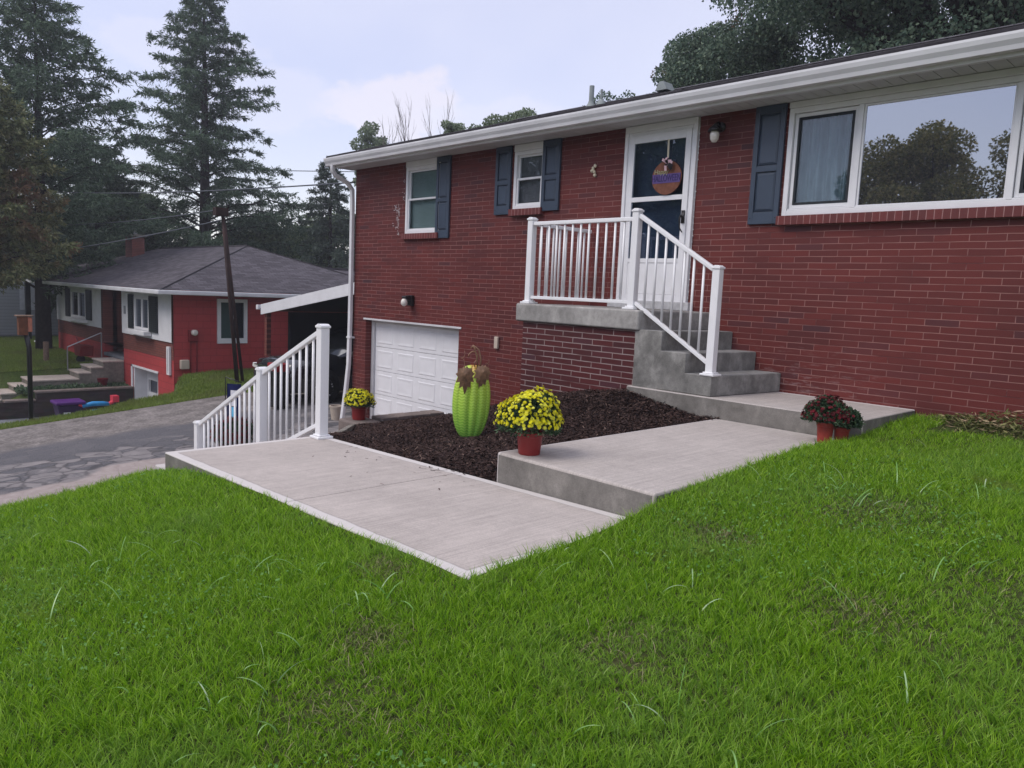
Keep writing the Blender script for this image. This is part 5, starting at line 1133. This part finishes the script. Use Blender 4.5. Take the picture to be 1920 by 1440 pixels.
# ------------------------------------------------------------------ poles, cables, birdhouse
up_ = thing('utility_pole', 'leaning pair of rusty steel poles standing on the grass bank', 'pole', (-19.5, 8.75, -2.85))
for dx, dy in ((0, 0), (-.02, .17)):
    MB().tube([(-19.5 + dx, 8.72 + dy, -2.95), (-19.5 + dx, 8.30 + dy * .4, 1.78 - dy * 2)], [.06, .045] if dx == 0 else [.045, .04], 8).build('pole_shaft', 'rust', up_, smooth=True)
MB().box(-19.62, -19.4, 8.1, 8.42, 1.62, 1.82).build('bracket', 'rust', up_)
def cable(name, a, b, sag, label, r_=.012):
    a = Vector(a); b = Vector(b); pts = [a.lerp(b, t) - Vector((0, 0, sag * 4 * t * (1 - t))) for t in np.linspace(0, 1, 24)]
    tag(MB().tube(pts, r_, 5).build(name, 'cable', None, smooth=True), label, 'cable', 'overhead cables')
cable('overhead_cable', (-45, 8.14, 5.11), (-36, 27, 6.6), .05, 'topmost overhead cable crossing in front of the tall conifers', .022)
cable('overhead_cable', (-45, 8.11, 4.05), (-11.85, 7.40, 1.80), .25, 'overhead cable ending at the corner of the brick house under the gutter', .014)
cable('overhead_cable', (-45, 8.06, 2.44), (-19.5, 8.3, 1.79), .3, 'overhead cable running left from the top of the rusty pole', .013)
cable('overhead_cable', (-35, 6.23, .49), (-19.5, 8.23, 1.5), .12, 'lowest cable slanting down left from the rusty pole', .016)
bh = thing('birdhouse', 'brown wooden birdhouse on a black post before the retaining wall', 'birdhouse', (-21, 4.25, -3.4))
MB().tube([(-21, 4.26, -4.3), (-21, 4.26, -1.8), (-21, 4.2, -1.45)], .055, 8).build('post', 'black', bh, smooth=True)
hb = MB().box(-21.12, -20.90, 4.05, 4.23, -1.50, -1.06).build('box', 'birdwood', bh); MB().box(-21.12, -20.90, 4.235, 4.32, -1.42, -1.08).build('front_board', 'birdfront', bh); MB().box(-21.14, -20.86, 4.0, 4.34, -1.06, -1.035).build('roof_board', 'wood', bh)

# neighbour steps, walls, planter, toys
ns = thing('yard_steps', 'weathered concrete steps rising to the porch of the red house', 'steps', (-26.8, 6.3, -3.5))
def nstep(x0, x1, a, b, zt, h=.9):
    MB().box(x0, x1, a, b, zt - h, zt - .05).build('riser', 'oldside', ns); MB().box(x0 - .03, x1 + .03, a - .03, b, zt - .05, zt).build('tread', 'oldconc', ns, bevel=.01)
nstep(-27.4, -26.3, 7.35, 7.96, -2.72); nstep(-27.4, -26.3, 7.0, 7.349, -2.90); nstep(-27.4, -26.3, 6.66, 6.999, -3.06)
nstep(-27.5, -26.3, 5.35, 6.659, -3.25); nstep(-27.4, -26.3, 4.98, 5.349, -3.42); nstep(-27.4, -26.3, 4.6, 4.979, -3.60); nstep(-27.4, -26.3, 4.22, 4.599, -3.78); nstep(-27.4, -26.3, 3.6, 4.219, -3.98)
MB().tube([(-27.35, 7.6, -1.9), (-27.35, 6.6, -2.35)], .02, 6).tube([(-27.35, 7.6, -1.9), (-27.35, 7.6, -2.7)], .02, 6).tube([(-27.35, 6.6, -2.35), (-27.35, 6.6, -3.1)], .02, 6).build('handrail', 'metal', ns)
nw = thing('stone_wall', 'dark stacked stone wall holding up the yard of the red house', 'wall', (-25.5, 6.6, -4))
MB().box(-25.6, -25.4, 5.3, 7.96, -4.4, -3.52).box(-25.6, -25.4, 4.3, 5.298, -4.4, -3.75).box(-25.6, -25.4, -2, 4.298, -4.4, -4.0).build('wall_body', 'stone', nw); MB().box(-25.68, -25.34, 5.28, 7.96, -3.518, -3.46).box(-25.68, -25.34, 4.5, 5.27, -3.748, -3.69).build('coping', 'capstone', nw, bevel=.01)
tag(MB().box(-29.5, -27.6, 3.9, 4.1, -4, -3.18).build('brick_wall', 'nb_brick', None), 'low red brick wall beside the yard steps at the left edge', 'wall')
n = 2600; P = np.stack([rng.uniform(-26.2, -25.65, n), rng.uniform(4.9, 7.9, n), -3.55 + np.abs(rng.normal(0, .05, n))], 1); V, F = leafquads(P, np.tile([0.3, -.2, .8], (n, 1)), rng.uniform(.06, .15, n), rng.uniform(.015, .04, n)); tag(npmesh('planting', V, F, 'planter_leaf'), 'leafy garden plants along the top of the stone wall', 'plants', kind='stuff')
tp = thing('red_pot', 'small dark red flower pot on the stone wall', 'pot', (-25.85, 7.2, -3.5)); MB().lathe([(.1, 0), (.15, .22), (.16, .26)], 14, (-25.85, 7.2, -3.48)).build('pot', 'mumred', tp)
tb = thing('storage_tub', 'dark purple plastic tub with lid below the stone wall', 'tub', (-22.5, 5.4, -3.75))
MB().prism([(5.20, -3.85), (5.68, -3.85), (5.75, -3.45), (5.12, -3.45)], 'X', -22.85, -22.3).build('tub_body', 'darkpurple', tb, bevel=.03); MB().box(-22.9, -22.25, 5.08, 5.79, -3.45, -3.36).build('lid', 'purple', tb, bevel=.03); MB().box(-22.298, -22.292, 5.26, 5.42, -3.73, -3.64).build('sticker', 'flagwhite', tb)
ty = thing('toy_seesaw', 'blue plastic toy with a red seat lying on the grass bank', 'toy', (-22.3, 6.1, -3.7))
MB().tube([(-22.3, 5.7, -3.50), (-22.3, 5.95, -3.45), (-22.3, 6.2, -3.46), (-22.3, 6.36, -3.48)], [.05, .065, .065, .05], 10).box(-22.38, -22.22, 5.9, 6.15, -3.8, -3.62).build('toy_beam', 'blue', ty, smooth=True)
MB().box(-22.42, -22.18, 6.42, 6.58, -3.43, -3.26).tube([(-22.3, 6.34, -3.48), (-22.3, 6.44, -3.44), (-22.3, 6.5, -3.32)], .05, 8).tube([(-22.3, 5.72, -3.50), (-22.3, 5.62, -3.45)], .035, 8).build('toy_seat', 'pink', ty, smooth=False)
wb = thing('red_cart', 'small dark red cart by the foundation of the red house', 'cart', (-28.6, 7.5, -3)); MB().prism([(-28.9, -2.75), (-28.3, -2.75), (-28.2, -2.4), (-29.05, -2.4)], 'Y', 7.2, 7.6).build('tray', 'meterbox', wb); MB().lathe([(.13, -.04), (.13, .04)], 14, (-28.6, 7.3, -2.87), axis='X').build('wheel', 'tyre', wb); MB().tube([(-29.0, 7.4, -2.45), (-29.5, 7.4, -2.2)], .02, 6).build('handle', 'meterbox', wb)
bt = thing('garden_bench', 'small pale bench by the dark porch of the red house', 'bench', (-34.5, 7.4, -3)); MB().box(-35.1, -34.0, 7.3, 7.6, -2.78, -2.73).build('seat', 'nb_white', bt); MB().box(-34.7, -34.5, 7.35, 7.55, -3.05, -2.78).build('leg', 'flagorange', bt)
tag(MB().tube([(-29.6, 6.5, -3.3), (-29.6, 6.5, -2.35)], .09, 8).build('wooden_post', 'wood', None), 'short weathered post on the lawn of the red house', 'post')
# siding house far left
SH = thing('siding_house', 'pale grey clapboard house at the far left behind the conifers', 'house', (-45, 5, -3))
MB().box(-52, -41.5, 0, 9.7, -2.95, 1.2).build('wall', 'siding', SH); MB().box(-52.1, -41.45, -.05, 9.75, -4, -2.951).build('foundation', 'foundation', SH)
MB().prism([(-.5, 1.2), (4.9, 3.4), (10.2, 1.2)], 'X', -52.4, -41.1).build('roof', 'shingle_y', SH); w = frame(MB(), -41.5, -41.42, 0, 0, 0, 0, 0) if False else MB().box(-41.5, -41.44, 8.1, 9.2, -1.8, -.5); w.build('window', 'siding_trim', SH)

# ------------------------------------------------------------------ trees
def card_mesh(P, D, ln, wd, name, mat, parent):
    n = len(P); D = D / np.maximum(np.linalg.norm(D, axis=1)[:, None], 1e-6)
    s = np.cross(D, rng.normal(0, 1, (n, 3))); s /= np.maximum(np.linalg.norm(s, axis=1)[:, None], 1e-6); ln = ln[:, None]; wd = wd[:, None]
    V = np.stack([P, P + D * ln * .45 + s * wd, P + D * ln, P + D * ln * .45 - s * wd], 1).reshape(-1, 3)
    return npmesh(name, V, np.arange(4 * n).reshape(-1, 4), mat, parent)
def conifer(label, x, y, z0, H_, Rb, base, mat, nb=90, rise=.25, droop=.35, power=.8, dens=1.0, seed=0, ll=(.10, .26), lw=(.012, .03), twl=.42, name='conifer', group=None, irregular=.25):
    rs = np.random.default_rng(seed); t = thing(name, label, 'tree', (x, y, z0), group)
    m = MB(); top = z0 + H_
    m.tube([(x, y, z0 - .3), (x + .05, y, z0 + H_ * .35), (x - .04, y + .03, z0 + H_ * .7), (x, y, top - .1)], [H_ * .022, H_ * .016, H_ * .008, .015], 9)
    PP = []; DD = []; sc = []
    for k in range(nb):
        f = base + (1 - base) * ((k + rs.uniform(0, 1)) / nb) ** .9; hz = z0 + H_ * f; rel = (1 - f) / (1 - base)
        Lb = Rb * (rel ** power) * rs.uniform(1 - irregular * 1.6, 1 + irregular * .5) + .25; az = k * 2.4 + rs.uniform(-.5, .5)
        nseg = 7; pts = []
        for i in range(nseg + 1):
            u = i / nseg; rr = Lb * u; dz = Lb * (rise * u - droop * u * u + .10 * u ** 4)
            pts.append(np.array([x + rr * math.cos(az), y + rr * math.sin(az), hz + dz]) + rs.normal(0, .03 * Lb * u, 3))
        m.tube([tuple(p) for p in pts[:-1]], [max(.012, .03 * (Lb / 3)) * (1 - i / nseg * .8) for i in range(nseg)], 4, cap=False)
        ntw = int(Lb * 19 * dens) + 6
        for q in range(ntw):
            u = 1 - rs.uniform(0, 1) ** 1.15 * .88; i = min(int(u * nseg), nseg - 1); fr = u * nseg - i; b = pts[i] * (1 - fr) + pts[i + 1] * fr
            side = 1 if rs.uniform() < .5 else -1; a2 = az + side * rs.uniform(.35, 1.25); tl = twl * (1 - .35 * u) * rs.uniform(.5, 1.25) * (.6 + .4 * Lb / Rb)
            tdir = np.array([math.cos(a2), math.sin(a2), rs.uniform(-.75, .45)])
            nc = 12
            tt = rs.uniform(0.05, 1, nc)[:, None]; pp = b + tdir * tl * tt + np.c_[np.zeros((nc, 2)), -.12 * tl * tt[:, 0] ** 2][:, :3] if False else b + tdir * tl * tt
            dd = tdir * .8 + rs.normal(0, .55, (nc, 3)); dd[:, 2] -= .15
            PP.append(pp); DD.append(dd)
    P = np.concatenate(PP); D = np.concatenate(DD); n = len(P)
    m.build('trunk', 'bark', t, smooth=True, fixn=False); card_mesh(P, D, rs.uniform(*ll, n), rs.uniform(*lw, n), 'crown', mat, t); return t
def broadleaf(label, x, y, z0, H_, cr, mat, nclump=60, nl=45000, leaf=(.09, .17), seed=0, squash=.8, group=None, name='tree', clump=(.18, .38), trunk=True, cz=None):
    rs = np.random.default_rng(seed); t = thing(name, label, 'tree', (x, y, z0), group); cz = z0 + H_ - cr * squash if cz is None else cz
    m = MB(); m.tube([(x, y, z0 - .3), (x + .1, y, z0 + (cz - z0) * .5), (x, y + .1, cz)], [H_ * .03, H_ * .022, H_ * .012], 9)
    u = rs.normal(0, 1, (nclump, 3)); u /= np.linalg.norm(u, axis=1)[:, None]; rr = rs.uniform(.25, 1, nclump) ** .5; cc = np.stack([x + u[:, 0] * cr * rr * .85, y + u[:, 1] * cr * rr * .85, cz + u[:, 2] * cr * squash * rr * .85], 1)
    cR = cr * rs.uniform(*clump, nclump)
    for i in range(0, nclump):
        a = Vector((x, y, cz - cr * squash * .6)); b = Vector(cc[i]); mid = a.lerp(b, .5) + Vector((0, 0, -.05 * cr)); m.tube([a, mid, b], [.02 * cr, .012 * cr, .005 * cr], 5, cap=False)
    idx = rs.choice(nclump, nl, p=cR ** 2.2 / (cR ** 2.2).sum()); v = rs.normal(0, 1, (nl, 3)); v /= np.linalg.norm(v, axis=1)[:, None]; rad = rs.uniform(.45, 1.08, nl) ** .6
    P = cc[idx] + v * (cR[idx] * rad)[:, None] * np.array([1, 1, .75]); D = v * .6 + rs.normal(0, .7, (nl, 3)); D[:, 2] -= .4
    m.build('trunk', 'bark', t, smooth=True, fixn=False); ln = rs.uniform(*leaf, nl); card_mesh(P, D, ln, ln * rs.uniform(.28, .42, nl), 'crown', mat, t); return t
conifer('tall dark hemlock rising behind the grey roof of the red house', -38, 15.3, -3, 16.6, 5.6, .12, 'conifer', nb=180, rise=.55, droop=.5, power=.62, seed=1, dens=1.15, ll=(.11, .25), lw=(.014, .030), twl=.62, irregular=.4)
conifer('tallest conifer at the top left with upswept sparse branches', -34, 7.4, -3, 13.6, 4.5, .14, 'conifer', nb=150, rise=.75, droop=.5, power=.5, seed=2, dens=1.1, ll=(.11, .24), lw=(.014, .030), twl=.62, irregular=.5)
conifer('dense browning cedar at the left edge', -29.5, 4.7, -3, 9.0, 2.8, .26, 'conifer_brown', nb=112, rise=.5, droop=.3, power=.5, seed=3, dens=1.5, ll=(.10, .22), lw=(.014, .032), twl=.45, name='cedar_tree')
conifer('dark evergreen overhanging the left end of the grey roof', -39.6, 10.9, -3, 9.0, 3.2, .12, 'conifer', nb=84, rise=.4, droop=.5, power=.45, seed=4, dens=1.3, ll=(.12, .26), lw=(.016, .034), twl=.5)
conifer('slender spruce seen beside the downspout of the brick house', -33, 19.3, -3, 8.9, 2.4, .1, 'spruce', nb=95, rise=.15, droop=.35, power=.8, seed=5, dens=1.2, ll=(.10, .22), lw=(.014, .028), twl=.42, name='spruce_tree')
broadleaf('low leafy tree filling the gap between the two tall conifers', -42, 12.3, -3, 7.6, 3.0, 'midleaf', 46, 34000, (.12, .24), 6)
broadleaf('dark leafy tree low behind the right slope of the grey roof', -40, 20.0, -3, 7.0, 3.2, 'midleaf', 46, 34000, (.12, .24), 7)
broadleaf('green leafy tree low behind the spruce', -40, 24.5, -3, 7.6, 3.4, 'midleaf', 46, 32000, (.12, .24), 8)
broadleaf('pale poplar top showing above the left end of the gutter', -40, 26.2, -3, 13.2, 1.35, 'lightleaf', 40, 11000, (.10, .19), 9, squash=2.2)
broadleaf('wide dark maple crown above the roof at the right', -5.6, 21.5, -3, 16.5, 7.6, 'maple', 170, 300000, (.065, .115), 10, squash=.75, clump=(.11, .2), name='maple_tree', cz=8.6)
broadleaf('middle maple crown stepping down to the left of the big one', -13.2, 22.0, -3, 10.9, 3.0, 'maple', 80, 80000, (.06, .11), 11, squash=.8, name='maple_tree', cz=6.6, clump=(.14, .26))
broadleaf('lowest maple crown peeking over the roof by the vent pipes', -17.6, 22.0, -3, 10, 1.9, 'maple', 50, 22000, (.06, .11), 14, squash=.7, name='maple_tree', cz=5.9, clump=(.14, .28))
broadleaf('round treetop peeking over the middle of the roof', -25.2, 23.4, -3, 11.0, 1.75, 'lightleaf', 34, 14000, (.08, .15), 12, squash=.6, clump=(.15, .3))
broadleaf('small sprig of treetop peeking over the roof left of centre', -28.2, 22.7, -3, 10.7, .7, 'lightleaf', 16, 1300, (.08, .15), 13, squash=.5, clump=(.15, .3))
def bare(label, x, y, z0, H_, seed, spread=.14):
    rs = random.Random(seed); t = thing('bare_tree', label, 'tree', (x, y, z0), 'bare treetops over the roof'); m = MB()
    def br(p, d, l, r_, dep):
        pts = [p]; q = Vector(p)
        for i in range(4):
            d = (d + Vector((rs.gauss(0, .06), rs.gauss(0, .06), .05))).normalized(); q = q + d * l / 4; pts.append(Vector(q))
            if dep > 0 and i > 0:
                for _ in range(2 if dep > 1 else 1):
                    a = rs.uniform(0, 2 * PI); nd = (d + Vector((math.cos(a), math.sin(a), 0)) * rs.uniform(.2, .42)).normalized(); br(Vector(q), nd, l * rs.uniform(.35, .5), r_ * .55, dep - 1)
        m.tube(pts, [r_, r_ * .85, r_ * .7, r_ * .55, r_ * .35], 5, cap=False)
    br(Vector((x, y, z0)), Vector((0, 0, 1)), H_ * .72, .07, 0); 
    top = Vector((x, y, z0 + H_ * .66))
    for k in range(3):
        a = rs.uniform(0, 2 * PI); br(top, Vector((math.cos(a) * .16, math.sin(a) * .16, 1)).normalized(), H_ * .25, .022, 2)
    m.build('trunk', 'bark_grey', t, fixn=False)
bare('leafless twiggy treetop nearest the poplar', -36, 24.2, -3, 11.6, 1); bare('middle leafless treetop above the roof', -35, 25.4, -3, 12.9, 2); bare('rightmost leafless treetop above the roof', -34, 26.2, -3, 13.0, 3)
# trees across the street, mirrored in the windows
broadleaf('autumn tinted tree across the street mirrored in the picture window', -12.6, -25, -3, 12.2, 5.2, 'reflleaf', 90, 90000, (.10, .20), 21, squash=1.05, cz=4.0, clump=(.12, .26))
broadleaf('autumn tinted smaller tree across the street left of the mirrored one', -7.2, -27, -3, 8.2, 4.0, 'reflleaf', 60, 45000, (.10, .20), 22, squash=.8, cz=1.6, clump=(.14, .3))
broadleaf('dark tree across the street facing the front door', -24, -14, -3, 11, 6.0, 'conifer', 70, 60000, (.2, .36), 23, squash=.95, cz=3.0, clump=(.25, .45))
broadleaf('dark tree across the street facing the small windows', -34, -9, -3, 10, 5.5, 'conifer', 70, 50000, (.2, .36), 24, squash=.95, cz=2.6, clump=(.25, .45))
# distant woods
rs = np.random.default_rng(77); Ps = []; 
for k in range(260):
    a = R(300) - (R(300) - R(60)) * rs.uniform(0, 1); d = rs.uniform(52, 75); cx, cy = d * math.cos(a), d * math.sin(a); hgt = rs.uniform(3.5, 6.0); cr = rs.uniform(2.5, 4)
    n = 900; v = rs.normal(0, 1, (n, 3)); v /= np.linalg.norm(v, axis=1)[:, None]
    Ps.append(np.stack([cx + v[:, 0] * cr, cy + v[:, 1] * cr, -3 + (v[:, 2] * .5 + .5) * hgt * 1.3], 1))
P = np.concatenate(Ps); n = len(P); P += rs.normal(0, .3, (n, 3)); D = rs.normal(0, 1, (n, 3)); ln = rs.uniform(.3, .7, n)
o = card_mesh(P, D, ln, ln * .35, 'woods', 'conifer', None); tag(o, 'distant woods closing the view behind the houses', 'woods', kind='stuff')

# ------------------------------------------------------------------ thin air volume added to imitate the milky lens veil
hm, hnt, hout = newmat('lens_veil_haze'); pv = N(hnt, 'ShaderNodeVolumePrincipled'); pv.inputs['Color'].default_value = (0.88, 0.90, 1.0, 1); pv.inputs['Density'].default_value = 0.0015; pv.inputs['Anisotropy'].default_value = 0.2
L(hnt, pv.outputs[0], hout.inputs['Volume'])
M['veil_haze'] = hm
hz = MB().box(-88, 24, -60, 84, -6.5, 15.5).build('veil_haze', 'veil_haze', None); tag(hz, 'thin scattering volume added for the milky lens veil', 'veil_haze', kind='stuff')
# ------------------------------------------------------------------ world, sun, camera
SUN_AZ = math.atan2(-.75, -.35); SUN_EL = R(50)
world = bpy.data.worlds.new('World'); scene.world = world; world.use_nodes = True; nt = world.node_tree; nt.nodes.clear()
out = nt.nodes.new('ShaderNodeOutputWorld'); tc = N(nt, 'ShaderNodeTexCoord'); d = tc.outputs['Generated']
sky = N(nt, 'ShaderNodeTexSky'); sky.sky_type = 'NISHITA'; sky.sun_disc = False; sky.sun_elevation = SUN_EL; sky.sun_rotation = PI / 2 - SUN_AZ
bg1 = N(nt, 'ShaderNodeBackground'); L(nt, sky.outputs[0], bg1.inputs[0]); bg1.inputs[1].default_value = 0.05
s = N(nt, 'ShaderNodeSeparateXYZ'); L(nt, d, s.inputs[0])
base = ramp(nt, s.outputs[2], [(0.0, (0.74, 0.70, 0.66)), (0.12, (0.57, 0.56, 0.65)), (0.26, (0.45, 0.455, 0.62)), (0.5, (0.455, 0.455, 0.60)), (1.0, (0.53, 0.52, 0.60))])
wide = ramp(nt, noise(nt, mapping(nt, d, scale=(1, 1, 1.8), loc=(4.3, 2.6, 1)), 1.6, 5, 0.5), [(0.40, (0, 0, 0)), (0.62, (1, 1, 1))])
sx = mth(nt, 'ADD', s.outputs[0], mth(nt, 'MULTIPLY', s.outputs[1], 0.6))
glow = ramp(nt, mth(nt, 'MULTIPLY_ADD', sx, 1.0, 0.45), [(0.0, (0, 0, 0)), (0.9, (1, 1, 1))])
col = mixc(nt, mth(nt, 'MULTIPLY', glow, 0.65), base, (0.68, 0.655, 0.72))
col = mixc(nt, mth(nt, 'MULTIPLY', wide, 0.65), col, (0.63, 0.60, 0.68))
def puff(cx, cy, cz, sx_, sz_, sc, seed, colr, amt):
    global col
    vs_ = N(nt, 'ShaderNodeVectorMath'); vs_.operation = 'SUBTRACT'; L(nt, d, vs_.inputs[0]); vs_.inputs[1].default_value = (cx, cy, cz)
    mp = mapping(nt, vs_.outputs[0], scale=(1 / sx_, 1 / sx_, 1 / sz_)); ln_ = N(nt, 'ShaderNodeVectorMath'); ln_.operation = 'LENGTH'; L(nt, mp, ln_.inputs[0])
    nn = noise(nt, mapping(nt, d, scale=(1, 1, 1.7), loc=(seed, seed * .7, seed * .3)), sc, 8, 0.58)
    v = mth(nt, 'SUBTRACT', mth(nt, 'ADD', mth(nt, 'MULTIPLY', nn, 2.2), -0.35), ln_.outputs['Value'])
    m_ = ramp(nt, mth(nt, 'MULTIPLY_ADD', v, 1.0, 0.5), [(0.40, (0, 0, 0)), (0.62, (1, 1, 1))])
    col = mixc(nt, mth(nt, 'MULTIPLY', m_, amt), col, colr)
puff(-0.80, 0.56, 0.215, .13, .045, 9, 3.1, (0.68, 0.60, 0.64), .85)
puff(-0.86, 0.45, 0.215, .13, .045, 8, 5.7, (0.60, 0.56, 0.65), .6)
puff(-0.89, 0.33, 0.255, .12, .03, 8, 8.2, (0.60, 0.56, 0.65), .6)
puff(-0.68, 0.71, 0.20, .16, .04, 8, 9.9, (0.62, 0.58, 0.65), .6)
bg2 = N(nt, 'ShaderNodeBackground'); L(nt, col, bg2.inputs[0]); bg2.inputs[1].default_value = 0.86
add = N(nt, 'ShaderNodeAddShader'); L(nt, bg1.outputs[0], add.inputs[0]); L(nt, bg2.outputs[0], add.inputs[1]); L(nt, add.outputs[0], out.inputs[0])
ld = bpy.data.lights.new('sun', 'SUN'); ld.energy = 1.5; ld.angle = R(35); ld.color = (1, .93, .86)
lo = bpy.data.objects.new('sun', ld); C.objects.link(lo); sdv = Vector((math.cos(SUN_AZ) * math.cos(SUN_EL), math.sin(SUN_AZ) * math.cos(SUN_EL), math.sin(SUN_EL))); lo.rotation_euler = sdv.to_track_quat('Z', 'Y').to_euler(); lo.location = (0, -5, 20)
cd = bpy.data.cameras.new('camera'); cd.sensor_width = 36; cd.sensor_fit = 'HORIZONTAL'; cd.lens = 26.785; cd.clip_end = 2000; cd.clip_start = .05
co = bpy.data.objects.new('camera', cd); C.objects.link(co)
rv = Vector((0.6903951626, 0.7220612500, 0.0445204519)); uv = Vector((-0.1163631446, 0.0500993918, 0.9919423721)); fv = Vector((-0.7140127015, 0.6900127551, -0.1186096954))
mt_ = Matrix((rv, uv, -fv)).transposed().to_4x4(); co.matrix_world = mt_
scene.camera = co
scene.cycles.max_bounces = 6; scene.cycles.diffuse_bounces = 3; scene.cycles.glossy_bounces = 3; scene.cycles.transmission_bounces = 3; scene.cycles.volume_bounces = 0; scene.cycles.transparent_max_bounces = 8
scene.view_settings.view_transform = 'Standard'; scene.view_settings.look = 'None'; scene.view_settings.exposure = 0.4; scene.view_settings.gamma = 1
